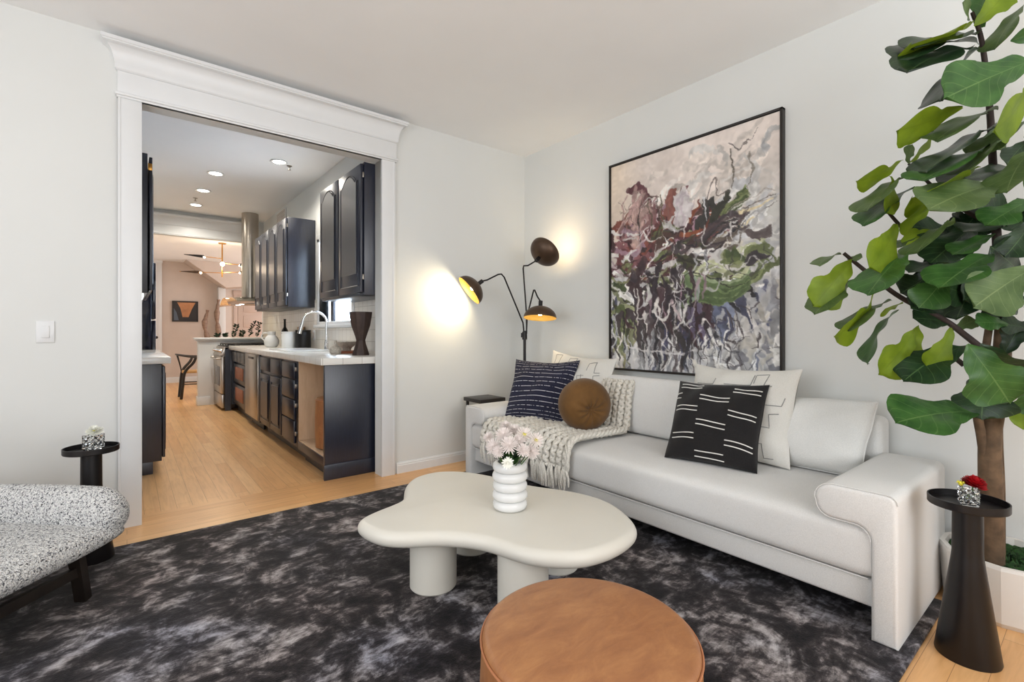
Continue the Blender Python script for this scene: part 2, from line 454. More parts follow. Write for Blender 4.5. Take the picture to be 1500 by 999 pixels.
struct(m.build('wall_left', 'wall'), 'white wall with a window, left of the camera', 'wall')
m = MB(); m.box(LX, RY-.12, 0, -.8, RY, 2.8); m.box(2.2, RY-.12, 0, RX, RY, 2.8); m.box(-.8, RY-.12, 0, 2.2, RY, .6); m.box(-.8, RY-.12, 2.5, 2.2, RY, 2.8)
struct(m.build('wall_rear', 'wall'), 'white wall with windows behind the camera', 'wall')
# baseboards with a stepped cap
def baseboard(name, x0, y0, x1, y1, nx, ny, hgt=.135, lab='white stepped baseboard'):
    m = MB(); d = Vector((x1-x0, y1-y0, 0)); L = d.length; d.normalize(); n = Vector((nx, ny, 0))
    prof = [(0, 0), (.018, 0), (.018, hgt*.72), (.014, hgt*.76), (.014, hgt*.88), (.008, hgt*.93), (.006, hgt), (0, hgt)]
    pts = [Vector((x0, y0, 0))+n*a+Vector((0, 0, z)) for a, z in prof]
    m.prism(pts, d*L)
    return struct(m.build(name, 'trim', smooth=False), lab, 'baseboard')
baseboard('baseboard_back', 1.66, WY, RX, WY, 0, -1, .085, 'white stepped baseboard between the opening and the sofa')
baseboard('baseboard_left', LX, WY, -.045, WY, 0, -1, .085, 'white baseboard left of the opening')
baseboard('baseboard_right', RX, WY, RX, RY, -1, 0, .085, 'white baseboard under the painting wall')
# cased opening: side casings, jamb, frieze, cornice
def casing(ix0, ix1, y, y2, z1, side, name, lab):
    m = MB()
    m.box(ix0, y-.022, 0, ix1, y, z1, .002)
    xb = ix0 if side < 0 else ix1-.02
    m.box(xb, y-.0245, 0, xb+.012, y, z1, .001)
    return struct(m.build(name, 'trim'), lab, 'trim')
casing(-.04, OPL, WY, WY2, OPH, -1, 'trim_1', 'white side casing at the left of the opening')
casing(OPR, 1.645, WY, WY2, OPH, 1, 'trim_2', 'white side casing at the right of the opening')
def cornice(name, x0, x1, yf, z0, z1, top, lab, over=.095):
    """frieze board z0..z1 plus bead and cove crown up to top, facing -Y, with mitred returns"""
    m = MB()
    m.box(x0, yf-.024, z0, x1, yf, z1, .001)
    m.box(x0-.012, yf-.036, z0+.012, x1+.012, yf, z0+.03, .006, 3)
    m.box(x0-.004, yf-.028, z0-.0, x1+.004, yf, z0+.012, .002)
    h = top-z1
    prof = [(.024, 0), (.03, .02*h), (.034, .06*h)]
    for i in range(9):
        a = i/8*PI/2; prof.append((.036+(over-.036-.012)*(1-math.cos(a)), h*(.08+.70*math.sin(a))))
    prof += [(over-.006, .80*h), (over-.006, .84*h), (over, .86*h), (over, .97*h), (over-.01, h), (0, h)]
    rows = []
    for o_, z in prof:
        rows.append([(x0-o_+.024, yf, z1+z), (x0-o_+.024, yf-o_, z1+z), (x1+o_-.024, yf-o_, z1+z), (x1+o_-.024, yf, z1+z)])
    V = [[m.b.verts.new(p) for p in r] for r in rows]
    for i in range(len(V)-1):
        for j in range(3): m.b.faces.new((V[i][j], V[i][j+1], V[i+1][j+1], V[i+1][j]))
    m.b.faces.new(V[-1]); m.b.faces.new(V[0][::-1])
    return struct(m.build(name, 'trim', ang=30), lab, 'trim')
cornice('trim_3', -.042, 1.652, WY, OPH-.002, 2.60, 2.765, 'white frieze and crown cornice over the opening')
m = MB(); m.box(OPL-.001, WY-.02, 0, OPL+.0, WY2, OPH)
# light switch
t = thing('light_switch', 'white rocker light switch on the wall left of the opening', 'light switch', (-.337, WY, 1.12))
MB().box(-.374, WY-.006, 1.062, -.302, WY, 1.178, .003).build('cover_plate', 'trim', t)
MB().box(-.354, WY-.011, 1.088, -.322, WY-.005, 1.152, .002).build('rocker', 'trim', t)

# kitchen shell
KLX, KRX, KFY = -.2, 1.76, 8.75
struct(MB().box(KLX-.12, WY, KC, KRX+.12, KFY+.12, KC+.1).build('ceiling', 'ceiling'), 'white kitchen ceiling with downlights', 'ceiling')
struct(MB().box(KLX-.12, WY2, 0, KLX, 8.75, KC).build('wall_left', 'wall'), 'white kitchen wall on the left', 'wall')
m = MB()
m.box(KRX, WY2, 0, KRX+.12, 4.72, KC); m.box(KRX, 5.78, 0, KRX+.12, 8.87, KC); m.box(KRX, 4.72, 0, KRX+.12, 5.78, 1.22); m.box(KRX, 4.72, 2.2, KRX+.12, 5.78, KC)
struct(m.build('wall_right', 'wall'), 'white kitchen wall with the window over the sink', 'wall')
m = MB()
m.box(KRX-.012, 3.68, .92, KRX, 4.66, 1.41); m.box(KRX-.012, 4.66, .92, KRX, 5.84, 1.16); m.box(KRX-.012, 5.84, .92, KRX, 8.74, 1.50)
struct(m.build('trim_4', 'splash', smooth=False), 'white tiled backsplash above the right counter', 'backsplash')
# window over sink
t = struct(thing('window_1', 'small kitchen window above the sink behind the tap', 'window', (KRX, 5.25, 1.22)))
m = MB()
m.box(KRX-.02, 4.66, 1.20, KRX+.1, 4.74, 2.2, .004); m.box(KRX-.02, 5.76, 1.20, KRX+.1, 5.84, 2.2, .004)
m.box(KRX-.02, 4.66, 2.16, KRX+.1, 5.84, 2.26, .004); m.box(KRX-.02, 4.74, 1.20, KRX+.1, 5.76, 1.235, .004)
m.build('window_frame', 'trim', t)
MB().box(KRX-.05, 4.62, 1.165, KRX+.02, 5.88, 1.20, .006).build('window_sill', 'trim', t)
m = MB(); m.box(KRX+.03, 5.43, 1.235, KRX+.065, 5.51, 2.16, .003); m.box(KRX+.04, 4.74, 1.235, KRX+.07, 4.79, 2.16, .003)
part(m.build('sash_bar', 'cab', t), 'dark sash bar between the panes')
MB().box(KRX+.055, 4.74, 1.235, KRX+.06, 5.76, 2.16).build('pane', 'pane', t)
# far header between kitchen and dining
struct(MB().box(KLX-.12, KFY, 2.56, KRX+.12, KFY+.12, KC).build('wall_far', 'wall'), 'white beam wall over the passage to the dining room', 'wall')
struct(MB().box(KLX-.12, KFY, 0, .30, KFY+.12, 2.56).build('wall_return', 'wall'), 'white wall beyond the refrigerator', 'wall')
cornice('trim_5', .0, KRX-.2, KFY, 2.555, 2.70, 2.86, 'white frieze and crown cornice over the far passage')
# half wall with ledge behind the range
m = MB(); m.box(.84, 8.66, 0, 2.6, 8.80, 1.0, .003)
struct(m.build('wall_half', 'trim'), 'white half wall at the end of the kitchen', 'wall')
m = MB(); m.box(.79, 8.60, 1.0, 2.6, 8.86, 1.03, .006, 3); m.box(.815, 8.63, .975, 2.6, 8.83, 1.0, .006, 3)
struct(m.build('trim_6', 'trim'), 'white moulded ledge on top of the half wall', 'ledge')
m = MB(); m.box(.825, 8.645, 0, 1.0, 8.815, .13, .006)
struct(m.build('baseboard_half', 'trim'), 'white baseboard at the foot of the half wall', 'baseboard')
# dining room shell
struct(MB().box(.18, 8.87, DC, 4.1, 13.0, DC+.1).build('ceiling', 'ceiling'), 'white dining room ceiling', 'ceiling')
struct(MB().box(.18, 8.87, 0, .30, 13.0, DC).build('wall_side', 'wall'), 'white dining room wall on the left', 'wall')
struct(MB().box(.18, 12.9, 0, 4.1, 13.02, DC+.1).build('wall_end', 'beige'), 'pale beige end wall of the dining room', 'wall')
m = MB(); m.box(4.0, 8.87, 0, 4.1, 9.6, DC); m.box(4.0, 12.0, 0, 4.1, 12.9, DC); m.box(4.0, 9.6, 0, 4.1, 12, .7); m.box(4.0, 9.6, 2.4, 4.1, 12, DC)
struct(m.build('wall_fill_opening', 'beige'), 'dining room wall with an opening added for the fill light, out of sight to the right', 'wall')  # unseen wall; its opening is added for the dining fill light
struct(MB().box(1.88, 8.75, 0, 4.1, 8.87, DC+.1).build('wall_partition', 'beige'), 'wall between kitchen run and dining room', 'wall')
baseboard('baseboard_end', .3, 12.9, 4.0, 12.9, 0, -1, .12, 'white baseboard along the dining room end wall')
# sloping stair soffit on the end wall
m = MB(); m.prism([(.98, 12.30, DC), (1.72, 12.30, 2.10), (2.2, 12.30, 2.16), (2.2, 12.30, DC)], (0, .6, 0), .004)
struct(m.build('trim_7', 'beige', smooth=False), 'sloping soffit of the stair in the dining room', 'soffit')
m = MB(); m.box(1.62, 12.66, 0, 1.76, 12.9, 2.13, .004)
struct(m.build('trim_8', 'trim'), 'pale pilaster beside the dining room door', 'trim')
# end doors
def panel_door(n, x0, x1, yf, z1, lab, rows=5, mat='beige'):
    t = struct(thing('door_%d' % n, lab, 'door', ((x0+x1)/2, yf, 0)))
    m = MB(); m.box(x0, yf-.04, 0, x1, yf-.002, z1, .003)
    hh = (z1-.2)/rows
    for i in range(rows):
        m.box(x0+.11, yf-.052, .1+i*hh+.05, x1-.11, yf-.038, .1+(i+1)*hh-.03, .006)
    m.build('door_leaf', mat, t)
    m = MB(); m.box(x0-.09, yf-.03, 0, x0, yf-.001, z1+.09, .004); m.box(x1, yf-.03, 0, x1+.09, yf-.001, z1+.09, .004); m.box(x0-.1, yf-.035, z1, x1+.1, yf-.001, z1+.1, .004)
    m.build('door_frame', 'trim' if mat == 'trim' else mat, t)
    return t
M['pinkdoor'] = plain('pinkish_door_paint', rgb(200, 180, 168), .5, var=.02)
panel_door(1, 2.04, 2.84, 12.9, 1.99, 'pinkish panelled door on the dining room end wall', 5, 'pinkdoor')
t = panel_door(2, .34, .50, 12.85, 2.6, 'narrow white door at the left end of the dining room', 4, 'trim')
m = MB(); m.sphere((.49, 12.76, 1.0), .03); m.cyl((.49, 12.81, 1.0), (.49, 12.76, 1.0), .012)
part(m.build('door_handle', 'black_metal', t), 'black door handle')
t = thing('wall_panel', 'small dark vertical control panel on the wall beyond the kitchen', 'wall panel', (.31, 9.6, 1.2))
MB().box(.30, 9.45, 1.15, .315, 9.53, 1.42, .004).build('panel_face', 'black_metal', t)

# ------------------------------------------------------------------ rug
def rug():
    m = MB(); x0, x1, y0, y1 = -1.35, 2.62, .425, 3.205
    m.box(x0, y0, .0, x1, y1, .016, .006, 2)
    return tag(m.build('area_rug', 'rug'), 'large charcoal rug with silvery grey mottling under the coffee table', 'rug')
rug()
RZ = .016

# ------------------------------------------------------------------ sofa
def sofa():
    t = thing('sofa', 'long off-white upholstered sofa against the right wall, under the painting', 'sofa', (2.5, 1.82, RZ))
    x0, xb, y0, y1 = 2.07, 2.95, .463, 3.176
    xa = 2.80
    # base rail
    MB().box(2.115, y0+.07, .115, 2.9, y1-.07, .215, .012, 3).build('base_frame', 'sofa', t)
    for yy in (y0+.1, y1-.2):
        part(MB().box(2.62, yy, RZ, 2.72, yy+.1, .12, .01).build('rear_foot', 'black_wood', t), 'dark rear foot')
    # arms: upright slab with a fat rolled top overhanging inwards
    for s, ya, yi, yl in ((0, y0, y0+.248, y0+.078), (1, y1, y1-.248, y1-.078)):
        sg = 1 if s == 0 else -1
        H = .547; hb = .418
        def arc(cy, cz, r, a0, a1, n=6):
            return [(cy+r*math.cos(math.radians(a0+(a1-a0)*i/n))*sg, cz+r*math.sin(math.radians(a0+(a1-a0)*i/n))) for i in range(n+1)]
        pr = [(ya, RZ)]
        pr += arc(ya+.03*sg, H-.03, .03, 180, 90, 5)
        pr += arc(yi-.05*sg, H-.06, .06, 90, 0, 6)
        pr += arc(yi-.05*sg, hb+.055, .055, 0, -90, 6)
        pr += arc(yl+.05*sg, hb-.05, .05, 90, 180, 5)
        pr += [(yl, RZ)]
        m = MB(); m.prism([(x0, a, z) for a, z in pr], (xa-x0+.03, 0, 0), .016, 3)
        m.build('arm', 'sofa', t, ang=50)
        m = MB()   # piping around the front face
        pts = [Vector((x0+.014, a+(.004*sg if a < yl+.0 and s == 0 else 0), z)) for a, z in pr]
        m.tube([Vector((x0+.006, a, z)) for a, z in pr[1:-1]], .002, 6)
        m.build('arm_piping', 'sofa', t)
    # back frame
    m = MB(); m.box(2.80, y0+.225, .2, 2.955, y1-.02, .705, .035, 4); m.build('back_frame', 'sofa', t, ang=50)
    # seat cushion, softly crowned
    def seat(u, v):
        a = 2*PI*u
        # rounded box section in x,z swept along y
        X0, X1, Z0, Z1 = 2.085, 2.82, .212, .425
        cx_, cz_ = (X0+X1)/2, (Z0+Z1)/2; hx, hz = (X1-X0)/2, (Z1-Z0)/2
        p = 7.0
        c, s_ = math.cos(a), math.sin(a)
        k = (abs(c)**p+abs(s_)**p)**(-1/p)
        yy = y0+.0785+v*(y1-y0-.157)
        e = min(v, 1-v)*(y1-y0)
        sh = 1 if e > .03 else math.sqrt(max(0, 1-(1-e/.03)**2))*.06+.94
        x = cx_+hx*c*k*(1 if sh == 1 else .97+.03*sh); z = cz_+hz*s_*k*sh
        if s_ > 0: z += .012*math.sin(PI*min(1, max(0, (x-X0)/(X1-X0))))*math.sin(PI*v)
        return (x, yy, z)
    m = MB(); m.grid(seat, 96, 60, closed_u=True)
    es = [e for e in m.b.edges if len(e.link_faces) == 1]; bmesh.ops.holes_fill(m.b, edges=es)
    m.build('seat_cushion', 'sofa', t, ang=80)
    m = MB()
    m.tube([(2.093, y0+.09, .226), (2.093, (y0+y1)/2, .226), (2.093, y1-.09, .226)], .0025, 6); m.build('seat_piping', 'sofa', t)
    # back cushion: long boxed cushion leaning on the frame
    def backc(u, v):
        a = 2*PI*u; c, s_ = math.cos(a), math.sin(a); p = 5.5; k = (abs(c)**p+abs(s_)**p)**(-1/p)
        yy = 1.30+v*(y1-.16-1.30); e = min(v, 1-v)*(y1-.16-1.30)
        sh = 1 if e > .07 else math.sqrt(max(0.0, 1-(1-e/.07)**2))*.25+.75
        lx = .105*c*k*sh*(1+.12*(1-abs(s_*k))); lz = .185*s_*k*(1 if e > .07 else .9+.1*sh)
        th = math.radians(-12)
        x = 2.765+lx*math.cos(th)-lz*math.sin(th); z = .608+lx*math.sin(th)+lz*math.cos(th)
        return (x, yy, z+(.012*math.sin(PI*v) if s_ > 0 else 0))
    m = MB(); m.grid(backc, 64, 50, closed_u=True); bmesh.ops.holes_fill(m.b, edges=[e for e in m.b.edges if len(e.link_faces) == 1]); m.build('back_cushion', 'sofa', t, ang=80)
    return t
sofa()

def pillow(name, TL, TR, BR, BL, th, mats, label, catn='throw pillow', group=None, lines=None, pinch=.075, flange=0, n=26, parts=None, exp=.55, lr=.0022):
    TL, TR, BR, BL = map(Vector, (TL, TR, BR, BL))
    nrm = (TR-TL+BR-BL).cross(TL-BL+TR-BR).normalized()
    if nrm.dot(Vector((0, 0, CAMH))-TL) < 0: nrm = -nrm
    ph = (TL.x*37+TL.y*53) % 6.28; dwn = (BL-TL).normalized()
    def base(u, v):
        a, b = 2*u-1, 2*v-1
        a2 = a*(1-pinch*(1-b*b)-.01*math.sin(5*b+ph)*(1-b*b)); b2 = b*(1-pinch*(1.5 if b > 0 else .6)*(1-a*a))-.012*math.sin(4*a+ph)*(1-a*a)*(b > 0)
        U, V_ = (a2+1)/2, (b2+1)/2
        return BL*(1-U)*(1-V_)+BR*U*(1-V_)+TR*U*V_+TL*(1-U)*V_
    def hgt(u, v):
        a, b = 2*u-1, 2*v-1
        k = (1-a*a)*(1-b*b); cr = (abs(a*b))**3
        wr = math.sin(9*a*b+4*a+ph)*.004+math.sin(6*(a-b)+ph*2)*.004+math.sin(14*a*(1-abs(b))+ph)*.002
        return th*.5*max(0.0, k)**exp*(1+.10*math.sin(2.3*a-1.1*b+ph)) + wr*min(1, k*4)*1.3 + .0035*(1-cr)
    front = lambda u, v: base(u, v)+nrm*hgt(u, v)
    m = MB()
    ease = lambda q: .5-.5*math.cos(PI*q)
    m.grid(lambda u, v: front(ease(u), ease(v)), n, n)
    m.grid(lambda u, v: base(ease(u), ease(v))-nrm*hgt(ease(u), ease(v))*.9, n, n, flip=True)
    if flange:
        rim = [base(i/n, 0) for i in range(n)]+[base(1, i/n) for i in range(n)]+[base(1-i/n, 1) for i in range(n)]+[base(0, 1-i/n) for i in range(n+1)]
        m.tube(rim, flange, 6)
    # real easing uv
    if lines:
        m.mi = 1
        for L in lines:
            P = []
            for i in range(len(L)-1):
                k = 8
                for j in range(k): P.append((L[i][0]+(L[i+1][0]-L[i][0])*j/k, L[i][1]+(L[i+1][1]-L[i][1])*j/k))
            P.append(L[-1])
            m.tube([front(min(.995, max(.005, a)), min(.995, max(.005, b)))+nrm*.0006 for a, b in P], lr, 6)
    o = m.build(name, mats, ang=70)
    return tag(o, label, catn, group)
# cream pillow with grey line pattern (far one, behind the navy one)
def geo_lines(sd):
    random.seed(sd); L = []
    for r in range(4):
        for c in range(3):
            x = .08+c*.3+random.uniform(-.03, .03); y = .1+r*.23+random.uniform(-.03, .03)
            a, b = random.uniform(.16, .24), random.uniform(.08, .15)
            k = random.choice((0, 1, 2))
            if k == 0: L.append([(x, y), (x+a, y+.01), (x+a+.01, y+b)])
            elif k == 1: L.append([(x, y+b), (x+.02, y), (x+a, y), (x+a-.02, y+b), (x+a+.06, y+b+.02)])
            else: L.append([(x, y), (x, y+b), (x+a*.6, y+b+.02), (x+a*.6, y-.03), (x+a, y-.02)])
    return L
pillow('throw_pillow', (2.79, 2.93, .965), (2.78, 2.25, .925), (2.58, 2.2, .44), (2.58, 2.86, .44), .17, ['cream_linen', 'grey_line'],
       'cream pillow with thin grey line pattern, behind the navy and brown pillows', lines=geo_lines(3), group=None)
pillow('throw_pillow', (2.46, 3.02, .90), (2.68, 2.52, .905), (2.45, 2.44, .445), (2.26, 2.93, .445), .21, ['navy'],
       'navy woven pillow with rows of broken white stitches, at the far end of the sofa', pinch=.085)
pillow('throw_pillow', (2.73, 1.60, .925), (2.70, .99, .93), (2.57, 1.0, .435), (2.55, 1.6, .435), .18, ['cream_linen', 'grey_line'],
       'cream pillow with thin grey line pattern, behind the black striped pillow', lines=geo_lines(11))
dl = []
for cx0, cx1, ys in ((.07, .36, (.93, .60, .27, )), (.37, .69, (.75, .42, .09)), (.70, .97, (.90, .58, .24))):
    for y in ys: dl += [[(cx0, y), (cx1, y-.01)], [(cx0, y-.055), (cx1, y-.065)]]
dl += [[(.02, .78), (.10, .79)], [(.02, .72), (.10, .715)]]
pillow('throw_pillow', (2.555, 1.60, .83), (2.60, 1.11, .845), (2.37, 1.07, .435), (2.29, 1.53, .435), .21, ['black_linen', 'white_line'],
       'black pillow with pairs of short white lines in three columns', lines=dl, pinch=.07, lr=.003, exp=.48)
pillow('throw_pillow', (2.80, 1.30, .755), (2.80, .70, .785), (2.68, .74, .435), (2.655, 1.27, .435), .24, ['sofa_pillow'],
       'plain white pillow with a thick seam, beside the near sofa arm', pinch=.02, flange=.005, exp=.38)
# round brown velvet pillow, pleated into a centre button
def ball():
    m = MB(); c = Vector((2.40, 2.22, .632))
    ax = (Vector((-.46, -.89, -.15))).normalized()
    q = ax.to_track_quat('Z', 'Y').to_matrix().to_4x4()
    def f(u, v):
        a = 2*PI*u; ph = PI*v-PI/2
        cc = max(0, math.cos(ph)); r = .176*cc**.85; z = .150*math.copysign(abs(math.sin(ph))**.95, ph)
        z *= 1-.20*math.exp(-(r/.035)**2)
        z *= 1+.035*math.sin(11*a)*math.exp(-((r-.06)/.06)**2)
        return c+(q.to_3x3() @ Vector((r*math.cos(a), r*math.sin(a), z)))
    m.grid(f, 110, 40, closed_u=True)
    m.sphere(c+ax*.119, .009, n=10)
    return tag(m.build('ball_pillow', 'velvet', ang=80), 'round brown velvet pillow with pleats, on the knitted throw', 'ball pillow')
ball()
# chunky knitted throw
def throw():
    t = thing('throw_blanket', 'chunky oatmeal knitted throw with fringe draped over the sofa seat', 'throw blanket', (2.3, 2.4, .43))
    def mk(prof, ya, yb, NC, rad, pitch, fold=.012, wsh=0):
        cum = [0]
        for a, b in zip(prof, prof[1:]): cum.append(cum[-1]+math.dist(a, b))
        T = cum[-1]
        def pos(s, wv, off):
            s = max(0.0, min(1.0, s)); d = s*T; i = 0
            while i < len(cum)-2 and cum[i+1] < d: i += 1
            k = (d-cum[i])/(cum[i+1]-cum[i]); a, b = prof[i], prof[i+1]
            x, z = a[0]+(b[0]-a[0])*k, a[1]+(b[1]-a[1])*k
            i0, i1 = max(0, i-1), min(len(prof)-1, i+2)
            tx, tz = prof[i1][0]-prof[i0][0], prof[i1][1]-prof[i0][1]; l = math.hypot(tx, tz); nx, nz = tz/l, -tx/l
            f_ = fold*(math.sin(wv*17+s*4)+.5*math.sin(wv*41-s*7))
            Y0 = ya(s); Y1 = yb(s)
            return Vector((x+nx*(off+max(-.002, f_)), Y0+(Y1-Y0)*wv, z+nz*(off+max(-.002, f_))))
        m = MB(); N = int(T/.0075)
        for c in range(NC):
            w0 = (c+.5)/NC
            for ph in (0, PI):
                P = []; R = []
                for i in range(N+1):
                    s = i/N; a = s*T/pitch*PI+ph
                    P.append(pos(s, w0+.26/NC*math.sin(a), rad*1.05+rad*.55*math.cos(2*a+.6))); R.append(rad*(1+.18*math.sin(2*a)))
                m.tube(P, R, 6)
        m.grid(lambda u, v: pos(u, v, .003), 50, 24)
        return m, pos
    m, pos = mk([(2.56, .452), (2.45, .452), (2.35, .452), (2.25, .454), (2.15, .455), (2.10, .447), (2.075, .425), (2.062, .39), (2.055, .36), (2.057, .325), (2.060, .30)],
                lambda s: 1.99+.03*s, lambda s: 2.88+.02*s, 17, .0145, .042)
    m.build('knitted_body', 'knit', t, ang=80, weld=False)
    m2, _ = mk([(2.70, .775), (2.675, .74), (2.64, .66), (2.615, .56), (2.585, .47)], lambda s: 2.02-.03*s, lambda s: 2.30, 6, .0135, .040, .008)
    m2.build('knitted_back_fold', 'knit', t, ang=80, weld=False)
    # rolled edge along the near side
    P = [pos(i/40, .012, .02) for i in range(41)]
    m = MB()
    for ph in (0, 2*PI/3, 4*PI/3): m.tube([p+Vector((0, .012*math.cos(i*.9+ph), .010*math.sin(i*.9+ph))) for i, p in enumerate(P)], .012, 6)
    m.build('rolled_edge', 'knit', t, ang=80, weld=False)
    random.seed(5)
    for c in range(15):
        p = pos(1, (c+.4)/15, .012); m = MB()
        for k in range(7):
            dx = random.uniform(-.018, .018); L = random.uniform(.09, .135); sw = random.uniform(-.012, .012)
            m.tube(catopen([p+Vector((0, dx*.5, .02)), p+Vector((-.014, dx*.9, -.01)), p+Vector((-.012+random.uniform(-.008, .004), dx*1.2+sw, -L*.5)), p+Vector((-.008, dx*1.5+sw*.4, -L))], 4), [.009, .0095, .009, .0085, .009, .0095, .009, .008, .008, .0075, .007, .006, .005][:13], 6)
        m.build('tassel', 'knit', t, ang=80, weld=False)
throw()

# ------------------------------------------------------------------ painting
def paint_image():
    W, H = 320, 400
    rng = np.random.RandomState(4)
    img = np.zeros((H, W, 3)); yy, xx = np.mgrid[0:H, 0:W]; U = xx/W; V = yy/H   # V: 0 top
    def col(*c): return np.array(c)/255.0
    def smooth(n, sx=1.0):
        a = rng.rand(n, max(2, int(n*W/H*sx)))
        ys = np.linspace(0, a.shape[0]-1.001, H); xs = np.linspace(0, a.shape[1]-1.001, W)
        y0 = ys.astype(int); x0 = xs.astype(int); fy = (ys-y0)[:, None]; fx = (xs-x0)[None]; fy = fy*fy*(3-2*fy); fx = fx*fx*(3-2*fx)
        return (a[y0][:, x0]*(1-fy)*(1-fx)+a[y0+1][:, x0]*fy*(1-fx)+a[y0][:, x0+1]*(1-fy)*fx+a[y0+1][:, x0+1]*fy*fx)
    n1, n2, n3 = smooth(6), smooth(18), smooth(70)
    nd = [smooth(22), smooth(22), smooth(60), smooth(60)]
    img[:] = col(224, 212, 204); k = np.clip((V-.35)*3, 0, 1)[..., None]
    img = img*(1-k)+col(200, 199, 200)*k
    k = np.clip((U-.62)*3, 0, 1)[..., None]*np.clip((V-.12)*4, 0, 1)[..., None]; img = img*(1-k)+col(208, 206, 201)*k
    k = np.clip(.25-U, 0, 1)[..., None]*2.0*np.clip(1-V*1.6, 0, 1)[..., None]; img = img*(1-k)+col(222, 196, 160)*k  # floor lamp glow put into the colour: warm tint at upper left
    img += ((n1-.5)*.12+(n2-.5)*.08+(n3-.5)*.06)[..., None]
    def stroke(pts, w, c, w1=None, a=.9, dry=.35):
        P = catopen([(p[0]*W, p[1]*H, 0) for p in pts], 7); w1 = w if w1 is None else w1
        w, w1 = w*W, w1*W; n4 = smooth_cache[rng.randint(len(smooth_cache))]
        for i in range(len(P)-1):
            ax, ay, bx, by = P[i].x, P[i].y, P[i+1].x, P[i+1].y
            t_ = i/(len(P)-1); ww = (w+(w1-w)*t_)*(.7+.3*math.sin(PI*min(1, t_*1.15+.08)))
            r = ww+2
            xa, xb = int(max(0, min(ax, bx)-r)), int(min(W, max(ax, bx)+r+1)); ya, yb = int(max(0, min(ay, by)-r)), int(min(H, max(ay, by)+r+1))
            if xa >= xb or ya >= yb: continue
            X = xx[ya:yb, xa:xb]-ax; Y = yy[ya:yb, xa:xb]-ay; dx, dy = bx-ax, by-ay; L = dx*dx+dy*dy+1e-6
            tt = np.clip((X*dx+Y*dy)/L, 0, 1); d = np.hypot(X-tt*dx, Y-tt*dy); nn = n4[ya:yb, xa:xb]
            m_ = np.clip(ww-d+.5+(nn-.5)*ww*1.1, 0, 1)
            m_ = (m_*a*(1-dry*np.clip(nn*2-.6, 0, 1)))[..., None]
            cc = np.clip(np.array(c)[None, None]*(1+.22*(n3[ya:yb, xa:xb]-.5))[..., None]+.05*(nn-.5)[..., None], 0, 1)
            img[ya:yb, xa:xb] = img[ya:yb, xa:xb]*(1-m_)+cc*m_
    smooth_cache = [smooth(60), smooth(90), smooth(50), smooth(70, 1.5), smooth(60, .6)]
    R = rng.uniform
    def many(n, cx, cy, sx, sy, ang, dang, ln, wd, cols, curve=.3, a=.88):
        for _ in range(n):
            x = rng.normal(cx, sx); y = rng.normal(cy, sy)
            an = math.radians(ang+rng.normal(0, dang)); L = ln*R(.5, 1.4); dx, dy = math.cos(an)*L, math.sin(an)*L; q = curve*R(-1, 1)
            c = cols[rng.randint(len(cols))]; c = np.clip(c*R(.85, 1.15), 0, 1)
            stroke([(x-dx/2, y-dy/2), (x-dy*q, y+dx*q), (x+dx/2, y+dy/2)], wd*R(.4, 1.2), c, wd*R(.1, .8), a)
    maroon = [col(96, 56, 58), col(78, 46, 52), col(132, 88, 92), col(62, 44, 46), col(146, 116, 128), col(118, 68, 58), col(88, 66, 60)]
    green = [col(92, 102, 64), col(122, 132, 88), col(74, 86, 56), col(148, 152, 118), col(66, 68, 50)]
    dark = [col(50, 46, 46), col(60, 52, 56), col(74, 66, 68), col(46, 46, 52)]
    blue = [col(96, 102, 124), col(122, 130, 152), col(78, 80, 102)]
    white = [col(226, 222, 218), col(212, 210, 208), col(232, 230, 226), col(196, 196, 198)]
    mauve = [col(176, 152, 162), col(156, 130, 142), col(200, 182, 184)]
    grey = [col(150, 150, 152), col(124, 124, 130), col(176, 176, 178)]
    many(40, .75, .22, .2, .10, -35, 25, .20, .03, [col(214, 204, 196), col(220, 212, 206), col(204, 200, 196)], .2, .5)
    many(60, .85, .60, .12, .20, -40, 40, .16, .03, white+grey[2:]+[col(206, 200, 188)], .3, .6)
    # lower half vertical drips
    many(170, .45, .86, .32, .10, 88, 12, .20, .020, grey+blue+white+white+dark[2:], .15, .75)
    many(70, .30, .86, .22, .09, 88, 10, .16, .012, dark+grey, .15, .8)
    many(70, .12, .78, .07, .10, 72, 22, .12, .016, green+white+dark[:1]+[col(160, 156, 120)])
    many(80, .82, .86, .12, .09, 70, 35, .14, .024, grey+white+[col(170, 172, 180), col(190, 186, 178)], .4, .7)
    # middle dark mass
    many(110, .40, .71, .15, .07, 86, 12, .20, .026, dark+[col(72, 50, 56), col(66, 56, 60), col(70, 70, 96)], .2)
    many(30, .74, .74, .07, .05, 65, 25, .14, .026, blue+dark+white)
    many(16, .60, .76, .05, .05, 75, 20, .14, .024, [col(66, 46, 52), col(56, 46, 52), col(110, 100, 124)])
    # greens
    many(50, .30, .60, .2, .035, 5, 18, .18, .018, green+white+dark[:1])
    many(40, .12, .60, .08, .05, 30, 30, .12, .018, green+white)
    many(90, .30, .475, .15, .045, 1, 9, .26, .013, mauve+white+maroon+[col(120, 126, 84), col(150, 150, 110)])
    # maroon burst
    many(150, .30, .36, .12, .05, -10, 45, .14, .024, maroon)
    for i in range(60):
        a = math.radians(R(-175, -10)); r0, r1 = R(.02, .08), R(.10, .22)
        x, y = .33+R(-.1, .12), .39
        stroke([(x+math.cos(a)*r0, y+math.sin(a)*r0), (x+math.cos(a+.1)*(r0+r1)/2, y+math.sin(a+.1)*(r0+r1)/2), (x+math.cos(a)*r1*1.1, y+math.sin(a)*r1)], R(.006, .02), maroon[rng.randint(7)] if R(0, 1) < .7 else mauve[2], .003)
    many(30, .20, .27, .05, .05, -60, 20, .10, .022, [col(170, 140, 136), col(190, 160, 152), col(140, 104, 104)], .3, .7)
